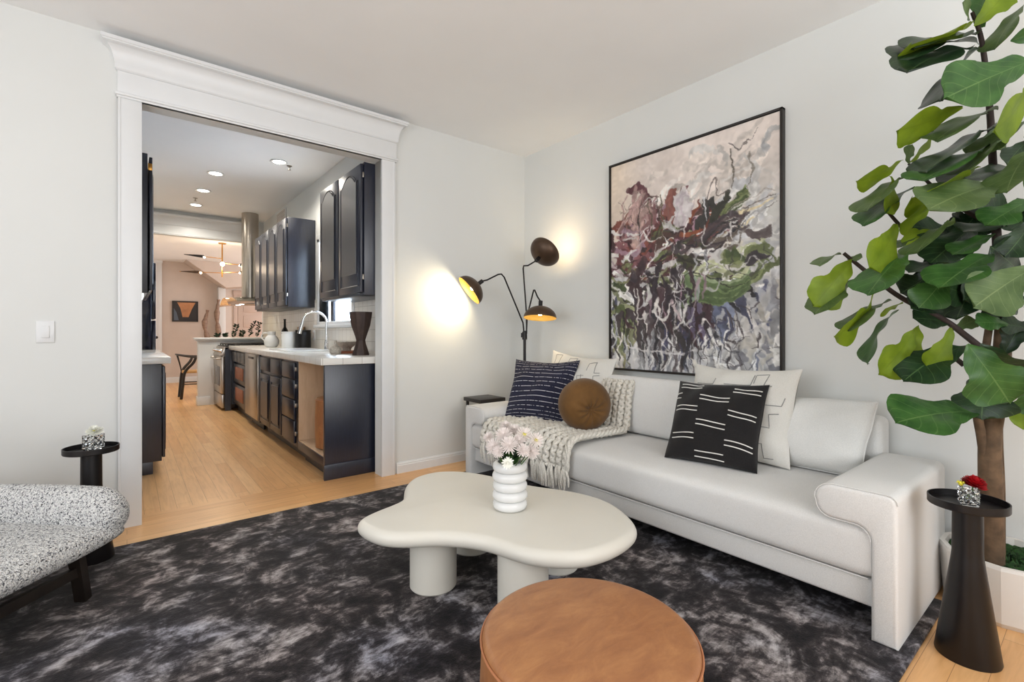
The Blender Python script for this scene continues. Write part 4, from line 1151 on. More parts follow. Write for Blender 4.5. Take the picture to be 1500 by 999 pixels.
# ------------------------------------------------------------------ potted fiddle leaf fig
def fig():
    px_, py_ = 2.765, .262
    t = thing('planter', 'white faceted planter in the right corner under the fig tree', 'planter', (px_, py_, 0))
    R0, R1, H = .195, .212, .235; n = 14; m = MB()
    def ring(r, z, tw=0): return [m.b.verts.new((px_+r*math.cos(2*PI*(i+tw)/n), py_+r*math.sin(2*PI*(i+tw)/n), z)) for i in range(n)]
    rs = [ring(R0-.015, 0), ring(R0, .02), ring(R1, H-.012), ring(R1-.004, H), ring(R1-.022, H), ring(R1-.024, H-.05)]
    for a, b in zip(rs, rs[1:]):
        for i in range(n): m.b.faces.new((a[i], a[(i+1) % n], b[(i+1) % n], b[i]))
    m.b.faces.new(rs[0][::-1]); m.b.faces.new(rs[-1])
    m.build('pot', 'planter', t, smooth=False)
    m = MB()
    random.seed(2)
    m.grid(lambda u, v: (px_+(R1-.026)*v*math.cos(2*PI*u), py_+(R1-.026)*v*math.sin(2*PI*u), H-.03+.012*math.sin(u*50)*math.sin(v*23)+.008*math.sin(u*91+v*40)+.012*(1-v)), 60, 20, closed_u=True)
    o = m.build('moss', 'moss', t, weld=False); o['kind'] = 'stuff'; o['label'] = 'green moss covering the soil'
    f = thing('fiddle_leaf_fig', 'tall fiddle leaf fig tree with big green leaves at the right edge', 'fig tree', (px_-.06, py_+.03, .22))
    def trk(P, R, name='branch', mat='twig', n=10, k=6):
        Q = catopen([at(*p) for p in P], k); RR = [R[0]+(R[1]-R[0])*i/(len(Q)-1) for i in range(len(Q))]
        m = MB(); m.tube(Q, RR, n); return m.build(name, mat, f, ang=70)
    T0 = 1.90
    trk([(1452, 822, T0), (1451, 720, T0), (1450, 645, T0), (1457, 600, T0), (1466, 540, T0), (1470, 480, T0)], (.040, .026), 'trunk', 'bark', 14)
    trk([(1462, 820, T0+.03), (1463, 720, T0+.04), (1461, 640, T0+.04), (1463, 560, T0+.02), (1468, 500, T0+.02)], (.022, .012), 'trunk', 'bark', 12)
    trk([(1443, 670, T0), (1438, 640, T0), (1432, 600, T0), (1440, 540, T0+.02), (1450, 470, T0+.02)], (.018, .012), 'branch', 'bark', 10)
    trk([(1472, 490, 1.92), (1462, 380, 1.93), (1455, 250, 1.92), (1449, 150, 1.92), (1438, 60, 1.9), (1424, 18, 1.9)], (.018, .006))
    trk([(1450, 520, 1.9), (1415, 492, 1.9), (1382, 468, 1.9), (1320, 436, 1.93), (1278, 405, 1.95), (1236, 371, 1.97)], (.013, .007))
    trk([(1440, 440, 1.92), (1400, 410, 1.93), (1343, 355, 1.95), (1318, 330, 1.96), (1302, 312, 1.97)], (.011, .006))
    trk([(1452, 330, 1.93), (1400, 300, 1.95), (1368, 275, 1.96), (1345, 252, 1.97), (1331, 240, 1.97)], (.009, .005))
    trk([(1412, 535, 1.93), (1395, 520, 1.95), (1385, 503, 1.97)], (.010, .008))
    D, G, Mm, L = 'leafD', 'leafG', 'leafM', 'leafL'
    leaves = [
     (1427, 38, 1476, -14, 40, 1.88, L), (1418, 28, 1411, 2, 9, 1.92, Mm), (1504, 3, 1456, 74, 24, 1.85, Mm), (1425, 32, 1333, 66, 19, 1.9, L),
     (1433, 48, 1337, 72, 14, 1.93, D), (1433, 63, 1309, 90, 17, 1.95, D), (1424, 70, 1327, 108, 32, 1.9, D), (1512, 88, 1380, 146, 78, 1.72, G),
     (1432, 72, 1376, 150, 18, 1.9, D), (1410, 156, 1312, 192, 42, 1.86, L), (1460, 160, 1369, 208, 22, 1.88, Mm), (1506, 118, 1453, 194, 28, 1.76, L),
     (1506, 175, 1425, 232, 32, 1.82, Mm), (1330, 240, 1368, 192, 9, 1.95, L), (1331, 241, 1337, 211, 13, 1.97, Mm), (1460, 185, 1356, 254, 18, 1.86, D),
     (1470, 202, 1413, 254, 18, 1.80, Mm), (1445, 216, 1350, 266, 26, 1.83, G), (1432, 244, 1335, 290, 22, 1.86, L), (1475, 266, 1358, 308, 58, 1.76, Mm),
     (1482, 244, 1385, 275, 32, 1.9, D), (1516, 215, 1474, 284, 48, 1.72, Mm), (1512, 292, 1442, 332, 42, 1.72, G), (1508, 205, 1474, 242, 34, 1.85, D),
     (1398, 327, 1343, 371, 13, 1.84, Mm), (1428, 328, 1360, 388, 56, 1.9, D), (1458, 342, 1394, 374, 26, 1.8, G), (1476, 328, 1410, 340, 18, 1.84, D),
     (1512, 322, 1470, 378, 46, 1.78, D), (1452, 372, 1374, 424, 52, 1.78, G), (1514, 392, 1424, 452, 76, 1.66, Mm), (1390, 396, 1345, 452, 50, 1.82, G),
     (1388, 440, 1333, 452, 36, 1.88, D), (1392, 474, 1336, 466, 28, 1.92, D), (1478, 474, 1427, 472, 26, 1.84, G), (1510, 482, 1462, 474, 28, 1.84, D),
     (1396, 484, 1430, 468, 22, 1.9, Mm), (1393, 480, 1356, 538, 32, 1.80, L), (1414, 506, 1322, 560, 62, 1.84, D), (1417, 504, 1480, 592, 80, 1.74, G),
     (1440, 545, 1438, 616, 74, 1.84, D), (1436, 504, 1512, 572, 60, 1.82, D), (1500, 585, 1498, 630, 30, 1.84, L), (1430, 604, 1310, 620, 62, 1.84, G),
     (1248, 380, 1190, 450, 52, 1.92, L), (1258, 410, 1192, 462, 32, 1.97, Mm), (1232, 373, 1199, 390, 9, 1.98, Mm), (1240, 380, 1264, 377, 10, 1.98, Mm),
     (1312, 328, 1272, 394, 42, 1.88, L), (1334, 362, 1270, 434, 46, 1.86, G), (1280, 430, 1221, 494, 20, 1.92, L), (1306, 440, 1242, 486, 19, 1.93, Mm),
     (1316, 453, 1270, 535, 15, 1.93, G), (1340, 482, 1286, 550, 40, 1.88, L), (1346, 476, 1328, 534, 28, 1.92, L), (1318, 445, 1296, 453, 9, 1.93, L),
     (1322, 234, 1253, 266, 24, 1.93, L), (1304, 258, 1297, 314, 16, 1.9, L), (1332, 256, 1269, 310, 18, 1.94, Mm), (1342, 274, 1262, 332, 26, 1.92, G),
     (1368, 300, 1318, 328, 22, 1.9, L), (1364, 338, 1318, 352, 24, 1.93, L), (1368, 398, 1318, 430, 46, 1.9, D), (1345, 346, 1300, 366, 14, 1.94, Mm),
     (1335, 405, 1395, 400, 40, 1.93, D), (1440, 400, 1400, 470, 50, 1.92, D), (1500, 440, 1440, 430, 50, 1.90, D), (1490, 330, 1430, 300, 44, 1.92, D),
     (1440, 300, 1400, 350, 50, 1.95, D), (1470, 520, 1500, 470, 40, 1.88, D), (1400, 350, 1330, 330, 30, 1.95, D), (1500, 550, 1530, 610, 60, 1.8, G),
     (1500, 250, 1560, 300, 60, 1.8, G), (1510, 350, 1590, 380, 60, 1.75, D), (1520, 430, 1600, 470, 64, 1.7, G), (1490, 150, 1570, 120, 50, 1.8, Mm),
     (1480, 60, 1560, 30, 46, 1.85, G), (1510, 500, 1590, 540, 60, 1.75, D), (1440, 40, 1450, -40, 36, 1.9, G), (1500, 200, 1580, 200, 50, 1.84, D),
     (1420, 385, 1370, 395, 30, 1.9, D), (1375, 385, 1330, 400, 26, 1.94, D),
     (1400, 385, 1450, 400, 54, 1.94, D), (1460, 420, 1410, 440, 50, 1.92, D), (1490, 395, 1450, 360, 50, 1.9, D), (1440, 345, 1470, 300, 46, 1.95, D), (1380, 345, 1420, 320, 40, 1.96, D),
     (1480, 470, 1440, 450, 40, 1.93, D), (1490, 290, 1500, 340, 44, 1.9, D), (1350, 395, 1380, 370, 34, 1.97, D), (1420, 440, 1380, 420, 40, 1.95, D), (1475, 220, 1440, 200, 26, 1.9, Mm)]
    random.seed(12)
    prof = [(0, .0), (.03, .10), (.10, .27), (.2, .44), (.32, .50), (.42, .56), (.52, .74), (.62, .93), (.72, 1.0), (.82, 1.0), (.90, .86), (.96, .58), (.99, .3), (1, .0)]
    for bx, by, tx, ty, wp, tt, mt in leaves:
        B = at(bx, by, tt); dt = random.uniform(-.10, .03)
        T = at(tx, ty, tt+dt); A = T-B; Ln = A.length; a = A.normalized()
        view = (B-Vector((0, 0, CAMH))).normalized()
        side = a.cross(view).normalized(); app = wp*tt/FPX*.98; real = max(app, min(.62*Ln, .22)) if app < .58*Ln else app
        up = side.cross(a).normalized()
        if up.z < 0 and mt != L: up = -up
        if up.dot(-view) < 0: pass
        fn = -up if up.dot(view) > 0 else up           # normal towards camera
        cosf = min(1, app/real); sinf = math.sqrt(1-cosf*cosf)
        sgn = 1 if side.dot(Vector((0, 0, 1))) > 0 else -1
        # dark tops face up: the side edge higher on screen lies further back; undersides the other way round
        sv = side*cosf+(-fn)*sinf*sgn*(1 if mt != L else -1)
        nv = a.cross(sv).normalized()
        if nv.dot(fn) < 0: nv = -nv
        wob = random.uniform(0, 6); droop = random.uniform(.02, .10)*Ln; NS, NWd = 22, 8
        asym = random.uniform(-.06, .06)
        def f_(u, v):
            s = v; q = 2*u-1
            for i in range(len(prof)-1):
                if prof[i][0] <= s <= prof[i+1][0]: k = (s-prof[i][0])/(prof[i+1][0]-prof[i][0]); wd = prof[i][1]+(prof[i+1][1]-prof[i][1])*k; break
            wd = max(wd, .045 if s < .98 else 0)*real/2*(1+.07*math.sin(s*19+wob+(2.1 if q > 0 else 0)))
            p = B+a*(s*Ln*(1-.04*abs(q)*(s > .5)))+sv*(q*wd+asym*Ln*math.sin(PI*s)*.6)
            z = -.0*q+abs(q)*wd*.22-droop*(2*s-1)**2+droop+.05*real*math.sin(s*13+wob+(2 if q > 0 else 0))*abs(q)**2
            return p+nv*z*.8
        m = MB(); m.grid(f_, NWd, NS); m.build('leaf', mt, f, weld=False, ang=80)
fig()

# ------------------------------------------------------------------ kitchen
def arch_pts(y0, y1, z0, z1, x, arch=.05, n=24):
    P = [(x, y0, z0), (x, y1, z0), (x, y1, z1-arch)]
    for i in range(n+1):
        k = i/n; yy = y1+(y0-y1)*k; c = max(0, math.cos(PI*(k-.5)*1.25)); P.append((x, yy, z1-arch+arch*c**.75))
    P.append((x, y0, z1-arch))
    out = []
    for p in P:
        if not out or (Vector(p)-Vector(out[-1])).length > 1e-5: out.append(p)
    return out
def cab_door(x, y0, y1, z0, z1, parent, arch=0, name='door', sx=-1):
    """door whose face is at x, looking towards sx"""
    m = MB(); th = .02
    xa, xb = (x, x+th) if sx < 0 else (x-th, x)
    m.box(xa, y0, z0, xb, y1, z1, .004, 2)
    fr = .055
    if arch: P = arch_pts(y0+fr, y1-fr, z0+fr, z1-fr*.8, x, arch)
    else: P = [(x, y0+fr, z0+fr), (x, y1-fr, z0+fr), (x, y1-fr, z1-fr), (x, y0+fr, z1-fr)]
    m.tube([Vector(p) for p in P]+[Vector(P[0])], .006, 6, False)
    c = sum((Vector(p) for p in P), Vector())/len(P)
    Q = [c+(Vector(p)-c)*.88 for p in P]
    m.prism(Q, (sx*.008, 0, 0), .004, 1)
    return m.build(name, 'cab', parent, ang=30)
def drawer_front(x, y0, y1, z0, z1, parent):
    m = MB(); m.box(x, y0, z0, x+.02, y1, z1, .006, 2); return m.build('drawer', 'cab', parent, ang=30)
CF = 1.175          # cabinet box front plane; door faces at 1.155
DF = 1.155
BT = .866
# end cabinet with open niche
t = thing('open_cabinet', 'dark cabinet end with an open maple niche under the tiled counter', 'cabinet', (1.45, 4.1, 0))
m = MB(); m.box(1.16, 3.70, 0.0, 1.75, 3.735, BT, .002); m.box(1.153, 3.693, 0.0, 1.748, 3.70, .115, .002)
m.build('end_panel', 'cab', t)
m = MB(); m.box(1.16, 3.735, .10, 1.75, 4.42, .17, .002); m.build('bottom_rail', 'cab', t)
m = MB(); m.box(1.165, 3.736, .17, 1.74, 4.42, .18); m.box(1.165, 4.41, .18, 1.74, 4.425, BT); m.box(1.73, 3.736, .18, 1.74, 4.42, BT)
part(m.build('niche_lining', 'maple', t, smooth=False), 'pale maple lining of the niche')
m = MB(); m.box(1.22, 3.735, 0, 1.24, 4.42, .10); m.build('toe_kick', 'cab', t)
t = pouf('leather_ottoman', 1.34, 3.99, .155, .41, 'tall tan leather ottoman stored in the kitchen cabinet niche', .181, 'leather')
# drawer stack
t = thing('drawer_cabinet', 'dark base cabinet with four drawers next to the open niche', 'cabinet', (1.45, 4.7, 0))
m = MB(); m.box(CF, 4.425, .10, 1.75, 4.985, BT, .001); m.box(1.24, 4.425, 0, 1.26, 4.985, .1); m.build('body', 'cab', t)
for z0, z1 in ((.70, .845), (.52, .69), (.335, .51), (.125, .325)):
    drawer_front(DF, 4.545, 4.965, z0, z1, t)
for z in (.20, .45, .62, .77): part(MB().box(DF+.004, 4.505, z, CF-.0005, 4.53, z+.035, .001).build('hinge', 'steel', t), 'bright hinge plate')
# sink base
t = thing('sink_cabinet', 'dark base cabinet with two panelled doors under the sink', 'cabinet', (1.45, 5.47, 0))
m = MB(); m.box(CF, 4.985, .10, 1.75, 5.975, BT, .001); m.box(1.24, 4.985, 0, 1.26, 5.975, .1); m.build('body', 'cab', t)
for y0, y1 in ((5.005, 5.44), (5.46, 5.93)):
    cab_door(DF, y0, y1, .125, .665, t); drawer_front(DF, y0, y1, .70, .845, t)
# dishwasher
t = thing('dishwasher', 'stainless steel dishwasher in the dark base cabinets', 'dishwasher', (1.45, 6.4, 0))
m = MB(); m.box(1.15, 6.04, .11, 1.18, 6.76, .86, .006); m.box(1.2, 6.06, .1, 1.74, 6.74, .86); m.build('door_panel', 'steel', t)
m = MB(); m.box(1.146, 6.25, .80, 1.152, 6.55, .825, .002); m.build('handle_slot', 'black_metal', t)
m = MB(); m.box(1.22, 6.06, 0, 1.24, 6.74, .1); m.build('toe_kick', 'black_metal', t)
m = MB()
for k, o_ in ((0, 0), (1, .03)):
    P = [(1.149, 6.745-i*.0275, .50+o_+.055*math.sin(i*.62)*(1 if i % 7 else 1.3)) for i in range(26)]
t2 = MB().box(1.158, 5.976, .1, 1.75, 6.038, BT, .002).build('cabinet_filler', 'cab'); tag(t2, 'narrow dark filler panel beside the dishwasher', 'cabinet panel')
# basket cabinet
t = thing('storage_cabinet', 'dark base cabinet with open wooden drawers between dishwasher and range', 'cabinet', (1.45, 7.3, 0))
m = MB(); m.box(CF+.02, 6.765, .10, 1.75, 7.84, BT, .001); m.box(1.24, 6.765, 0, 1.26, 7.84, .1)
m.box(1.158, 6.765, .10, CF+.02, 6.83, BT); m.box(1.158, 7.74, .10, CF+.02, 7.84, BT); m.build('body', 'cab', t)
for y0, y1 in ((6.84, 7.12), (7.13, 7.42), (7.43, 7.73)): drawer_front(DF, y0, y1, .71, .845, t)
for z0, z1 in ((.43, .68), (.14, .40)):
    m = MB(); m.box(DF+.015, 6.86, z0, DF+.03, 7.72, z1, .003); m.build('drawer', 'cab', t)
    m = MB(); m.box(DF+.008, 7.0, z0+.05, DF+.016, 7.55, z1-.04, .003); part(m.build('wooden_tray', 'red_wood', t), 'reddish wooden tray front')
# counter
m = MB(); m.prism([(1.125, 3.675, .868), (1.75, 3.675, .868), (1.75, 4.95, .868), (1.75, 7.84, .868), (1.125, 7.84, .868)], (0, 0, .054), .006)
tag(m.build('countertop', 'tile', ang=30), 'white tiled countertop on the right side of the kitchen', 'countertop')
t = thing('sink', 'white undermount sink set in the right countertop', 'sink', (1.42, 5.45, .9))
m = MB(); m.box(1.24, 5.02, .922, 1.68, 5.9, .934, .005, 3); m.build('rim', 'white_gloss', t)
m = MB(); m.box(1.29, 5.07, .9345, 1.62, 5.85, .9355); part(m.build('basin', plain('basin_shade', rgb(216, 216, 216), .15), t), 'smooth pale basin')
# faucet
def faucet():
    t = thing('kitchen_faucet', 'chrome gooseneck faucet over the kitchen sink', 'faucet', (1.71, 5.35, .922))
    bx, by = 1.69, 5.33
    m = MB(); m.lathe([(0, .922), (.028, .922), (.030, .928), (.024, .94), (.022, 1.0), (.016, 1.03), (0, 1.03)], (bx, by, 0), 24); m.build('base', 'chrome', t)
    P = [(bx, by, 1.0), (bx, by, 1.20)]
    for i in range(13):
        a = PI*i/12; P.append((bx-.115+.115*math.cos(a), by+.03*(1-math.cos(a)), 1.22+.115*math.sin(a)))
    P.append((bx-.245, by+.065, 1.17))
    m = MB(); m.tube(P, .0125, 12); m.build('spout', 'chrome', t)
    m = MB(); m.tube([(bx-.232, by+.062, 1.215), (bx-.246, by+.065, 1.165), (bx-.262, by+.068, 1.10)], [.015, .018, .021], 14); m.build('spray_head', 'chrome', t)
    m = MB(); m.tube([(bx+.0, by-.015, 1.0), (bx, by-.055, 1.01), (bx-.01, by-.075, 1.07)], [.012, .009, .006], 10); m.build('lever', 'chrome', t)
faucet()
# upper cabinets right
def upper(name, y0, y1, nd, label, zt=2.45):
    t = thing(name, label, 'cabinet', (1.6, (y0+y1)/2, 1.41))
    m = MB(); m.box(1.45, y0, 1.41, 1.755, y1, zt, .002); m.build('body', 'cab', t)
    w_ = (y1-y0)/nd
    for i in range(nd): cab_door(1.425, y0+i*w_+.012, y0+(i+1)*w_-.012, 1.43, zt-.012, t, .075)
    for z in (1.53, zt-.12): part(MB().box(1.437, y0+.001, z, 1.4495, y0+.009, z+.04, .001).build('hinge', 'steel', t), 'bright hinge on the near edge')
    return t
upper('wall_cabinet', 3.66, 4.70, 2, 'dark upper cabinet with two arched doors right inside the opening')
upper('wall_cabinet', 5.95, 7.66, 4, 'dark upper cabinet with four arched doors beyond the window')
# left run
t = thing('base_cabinet', 'dark base cabinet on the left side of the kitchen', 'cabinet', (.02, 5.5, 0))
m = MB(); m.box(-.19, 4.70, .10, .215, 6.55, BT, .002); m.box(-.19, 4.72, 0, .16, 6.55, .10, .002); m.build('body', 'cab', t)
for y0, y1 in ((4.71, 5.15), (5.17, 5.6), (5.62, 6.05), (6.07, 6.5)): cab_door(.238, y0, y1, .125, .845, t, 0, 'door', 1)
m = MB(); m.box(-.19, 4.665, .868, .272, 6.6, .922, .006); tag(m.build('countertop', 'white_gloss', ang=30), 'white countertop on the left side of the kitchen', 'countertop')
t = thing('wall_cabinet', 'dark upper cabinet on the left side of the kitchen', 'cabinet', (0, 5.2, 1.41))
m = MB(); m.box(-.19, 4.50, 1.41, .12, 6.1, 2.45, .002); m.build('body', 'cab', t)
for y0, y1 in ((4.51, 5.0), (5.02, 5.5), (5.52, 6.05)): cab_door(.15, y0, y1, 1.43, 2.43, t, .075, 'door', 1)
m = MB(); m.box(.05, 4.56, 1.385, .10, 6.0, 1.409, .003); part(m.build('light_bar', 'led', t), 'white light bar under the cabinet')
m = MB(); m.box(.122, 4.502, 2.33, .148, 4.512, 2.38, .001); part(m.build('hinge', 'brass', t), 'brass hinge')
t = thing('refrigerator', 'glossy black refrigerator beyond the left counter', 'refrigerator', (.02, 7.3, 0))
m = MB(); m.box(-.19, 6.95, .02, .22, 7.75, 1.93, .006); m.build('body', 'oven_black', t)
m = MB(); m.box(.225, 6.96, .05, .262, 7.74, 1.25, .006); m.build('door', 'oven_black', t)
m = MB(); m.box(.225, 6.96, 1.27, .262, 7.74, 1.92, .006); m.build('door', 'oven_black', t)
m = MB(); m.box(-.15, 7.0, 0, .18, 7.7, .02); m.build('foot_rail', 'black_metal', t)
# range
def stove():
    t = thing('gas_range', 'stainless steel gas range at the end of the counter', 'range', (1.4, 8.24, 0))
    x0, y0, y1 = 1.04, 7.86, 8.62
    m = MB(); m.box(1.08, y0, .03, 1.74, y1, .90, .003); m.build('body', 'oven_black', t)
    m = MB(); m.box(x0, y0, .24, 1.08, y1, .77, .006); m.build('oven_door', 'steel', t)
    m = MB(); m.box(x0-.003, y0+.14, .34, x0, y1-.14, .62, .002); part(m.build('oven_window', 'oven_black', t), 'dark glass oven window')
    m = MB(); m.tube([(x0, y0+.08, .735), (x0-.045, y0+.08, .735), (x0-.045, y1-.08, .735), (x0, y1-.08, .735)], .012, 10); m.build('oven_handle', 'steel', t)
    m = MB(); m.box(x0, y0, .04, 1.08, y1, .23, .006); m.build('bottom_drawer', 'steel', t)
    m = MB(); m.prism([(x0-.01, y0, .78), (x0+.04, y0, .905), (1.12, y0, .905), (1.12, y0, .78)], (0, y1-y0, 0), .003); m.build('control_panel', 'steel', t)
    for i in range(5):
        yy = y0+.09+i*.145; c = Vector((x0+.012, yy, .845)); d = Vector((-.93, 0, .37)); m = MB(); m.cyl(c, c+d*.035, .026, .022, 20); m.build('knob', 'chrome', t)
    m = MB(); m.box(1.09, y0+.01, .90, 1.74, y1-.01, .918, .003); m.build('cooktop', 'black_metal', t)
    for j in range(3):
        m = MB(); a, b = y0+.02+j*.245, y0+.25+j*.245
        for x in (1.12, 1.28, 1.42, 1.56, 1.70): m.box(x, a, .935, x+.012, b, .95, .002)
        for yy in (a, (a+b)/2-.006, b-.012): m.box(1.12, yy, .935, 1.712, yy+.012, .95, .002)
        for x in (1.12, 1.70):
            for yy in (a, b-.012): m.box(x, yy, .917, x+.012, yy+.012, .936)
        m.build('grate', 'black_metal', t)
        for x in (1.25, 1.58):
            m = MB(); m.lathe([(0, .917), (.045, .917), (.045, .928), (.03, .934), (0, .934)], (x, (a+b)/2, 0), 20); m.build('burner', 'black_metal', t)
stove()
# filler between range and cabinet: navy ribbed side
m = MB()
for i in range(4): m.box(1.082+i*.0, 7.842+.0, .0, 1.155, 7.856, .87)
tag(m.build('cabinet_filler', 'cab'), 'dark navy filler panel at the side of the range', 'cabinet panel')
# range hood
t = thing('range_hood', 'stainless steel chimney hood with a curved glass canopy over the range', 'range hood', (1.45, 8.24, 1.5))
m = MB(); m.cyl((1.47, 8.24, 1.60), (1.47, 8.24, 2.92), .115, n=40); m.build('chimney', 'steel', t)
m = MB(); m.prism([(1.25, 7.98, 1.53), (1.69, 7.98, 1.53), (1.69, 8.5, 1.53), (1.25, 8.5, 1.53)], (0, 0, .07), .01); m.build('motor_box', 'steel', t)
def can(u, v):
    x = 1.12+.62*u; q = (v-.5)*2; return (x, 8.24+.42*q, 1.66-.11*abs(q)**2.2-.04*(1-u)**3)
m = MB(); m.grid(can, 20, 24); 
for k in (0,): m.grid(lambda u, v: tuple(a-b for a, b in zip(can(u, v), (0, 0, .008))), 20, 24, flip=True)
part(m.build('glass_canopy', 'smoked', t, weld=False), 'curved smoked glass canopy')
for yy in (8.08, 8.38):
    m = MB(); m.lathe([(0, 0), (.03, 0), (.03, .006), (0, .006)], (1.33, yy, 1.524), 20); part(m.build('hood_light', 'lamp_lens', t), 'small lit lamp in the hood')
spot('hood_light', (1.33, 8.2, 1.5), (1.5, 8.2, .9), 5, (1, .85, .6), .04, 130)
t = thing('air_vent', 'white louvred air vent on the kitchen wall near the ceiling', 'air vent', (1.75, 7.9, 2.8))
m = MB(); m.box(1.745, 7.3, 2.74, 1.757, 7.8, 2.88, .003); m.build('vent_frame', 'trim', t)
for i in range(5): MB().box(1.738, 7.32, 2.75+i*.025, 1.748, 7.78, 2.758+i*.025).build('louvre', 'beige', t)
# downlights and sprinklers
dl_ = [(1.258, 5.516, 'recessed downlight nearest the opening, right of the others'), (.787, 6.371, 'recessed downlight, largest of the row of three in the kitchen ceiling'), (.76, 7.239, 'recessed downlight, middle of the row of three in the kitchen ceiling'), (.763, 8.123, 'recessed downlight farthest back in the kitchen ceiling, by the crown moulding')]
for x, y, lab in dl_:
    t = thing('ceiling_downlight', lab, 'ceiling light', (x, y, KC), 'kitchen downlights')
    m = MB(); m.lathe([(.062, 0), (.085, -.002), (.088, -.008), (.084, -.010), (.062, -.004)], (x, y, KC-.0005), 36); m.build('trim_ring', 'trim', t)
    m = MB(); m.lathe([(0, -.003), (.064, -.003), (.064, -.0005), (0, -.0005)], (x, y, KC-.001), 36); m.build('lens', 'lamp_lens', t)
    spot('downlight', (x, y, KC-.02), (x, y, 0), 50, (1, .93, .82), .06, 160, .6)
for x, y, z, lab in ((1.376, 5.583, KC, 'small fire sprinkler beside the nearest downlight'), (.717, 7.714, KC, 'small fire sprinkler between the two far downlights')):
    t = thing('fire_sprinkler', lab, 'sprinkler', (x, y, z))
    m = MB(); m.lathe([(0, 0), (.028, 0), (.026, -.006), (0, -.007)], (x, y, z), 20); m.build('escutcheon', 'steel', t)
    m = MB(); m.cyl((x, y, z-.005), (x, y, z-.04), .007, n=10); m.lathe([(0, -.04), (.018, -.041), (.018, -.044), (0, -.045)], (x, y, z), 12); m.build('head', 'steel', t)
# things on the right counter
CZ = .9225
def lathe_thing(name, label, cat_, c, prof, mat, n=32, M4=None):
    m = MB(); m.lathe(prof, c, n, M4); return tag(m.build(name, mat, ang=45), label, cat_)
m = MB(); n = 8; c = (1.55, 3.99, CZ)
hour = [(.075, 0), (.070, .02), (.045, .095), (.040, .125), (.05, .16), (.082, .25), (.096, .33), (.10, .365), (.088, .365), (.04, .2), (0, .19)]
m.lathe([(0, 0)]+hour, c, n); tag(m.build('wooden_vase', 'darkwood', ang=20), 'tall dark carved wooden hourglass vase on the counter end', 'vase')
lathe_thing('ceramic_jug', 'small squat ceramic bottle with a narrow neck beside the bowl', 'bottle', (1.44, 4.30, CZ), [(0, 0), (.04, 0), (.05, .015), (.052, .045), (.035, .07), (.014, .082), (.011, .115), (.014, .12), (.010, .12), (.008, .08), (0, .07)], 'ceramic')
m = MB(); m.box(1.50, 4.33, CZ, 1.71, 4.62, CZ+.02, .004); tag(m.build('serving_board', 'red_wood'), 'reddish wooden board under the ceramic bowl', 'board')
lathe_thing('ceramic_bowl', 'footed grey ceramic bowl on the wooden board', 'bowl', (1.60, 4.47, CZ+.0205), [(0, 0), (.04, 0), (.042, .02), (.05, .03), (.09, .062), (.115, .085), (.11, .087), (.085, .066), (.04, .04), (0, .036)], 'ceramic')
def canister(c, r, h, mat, label, lidmat):
    t = thing('canister', label, 'canister', c)
    m = MB(); m.lathe([(0, 0), (r, 0), (r+.002, .004), (r+.002, h*.86), (r-.004, h*.9), (0, h*.9)], c, 36); m.build('jar', mat, t)
    m = MB(); m.lathe([(0, h*.9), (r, h*.9), (r+.002, h*.92), (r+.002, h*.985), (r-.004, h), (0, h)], c, 36); m.build('lid', lidmat, t)
canister((1.50, 6.12, CZ), .078, .20, 'white_gloss', 'white lidded canister on the kitchen counter', 'white_gloss')
canister((1.63, 6.0, CZ), .085, .22, 'black_metal', 'black lidded canister behind the white one', 'black_metal')
lathe_thing('wine_bottle', 'dark glass bottle behind the white jug', 'bottle', (1.62, 6.80, CZ), [(0, 0), (.042, 0), (.045, .006), (.045, .19), (.035, .225), (.015, .26), (.014, .35), (.016, .352), (.016, .365), (0, .365)], 'darkglass')
t = thing('ceramic_pitcher', 'white ceramic pitcher with a handle next to the cooktop', 'pitcher', (1.45, 6.75, CZ))
m = MB(); m.lathe([(0, 0), (.06, 0), (.085, .04), (.09, .08), (.07, .13), (.045, .155), (.05, .20), (.045, .2), (.04, .155), (.05, .12), (0, .1)], (1.45, 6.75, CZ), 32); m.build('body', 'white_gloss', t)
m = MB(); m.tube(catopen([(1.42, 6.79, CZ+.18), (1.375, 6.86, CZ+.18), (1.36, 6.88, CZ+.12), (1.40, 6.81, CZ+.07)], 6), .008, 8); m.build('handle', 'white_gloss', t)
m = MB(); m.prism([(1.735, 6.32, CZ), (1.735, 6.58, CZ), (1.735, 6.58, CZ+.26), (1.735, 6.32, CZ+.26)], (-.02, 0, 0), .005, mat=None); tag(m.build('cutting_board', 'board'), 'wooden cutting board leaning on the backsplash behind the canisters', 'cutting board')
m = MB(); m.box(1.50, 6.40, CZ, 1.56, 6.47, CZ+.10, .006); tag(m.build('wooden_box', 'darkwood'), 'small dark wooden box between pitcher and canister', 'box')
t = thing('wall_outlet', 'white outlet plate on the backsplash right of the black canister', 'outlet', (1.747, 5.95, 1.05))
MB().box(1.742, 5.93, 1.02, 1.748, 6.0, 1.14, .002).build('cover_plate', 'trim', t)
MB().box(1.740, 5.95, 1.045, 1.743, 5.98, 1.115, .001).build('socket', 'beige', t)

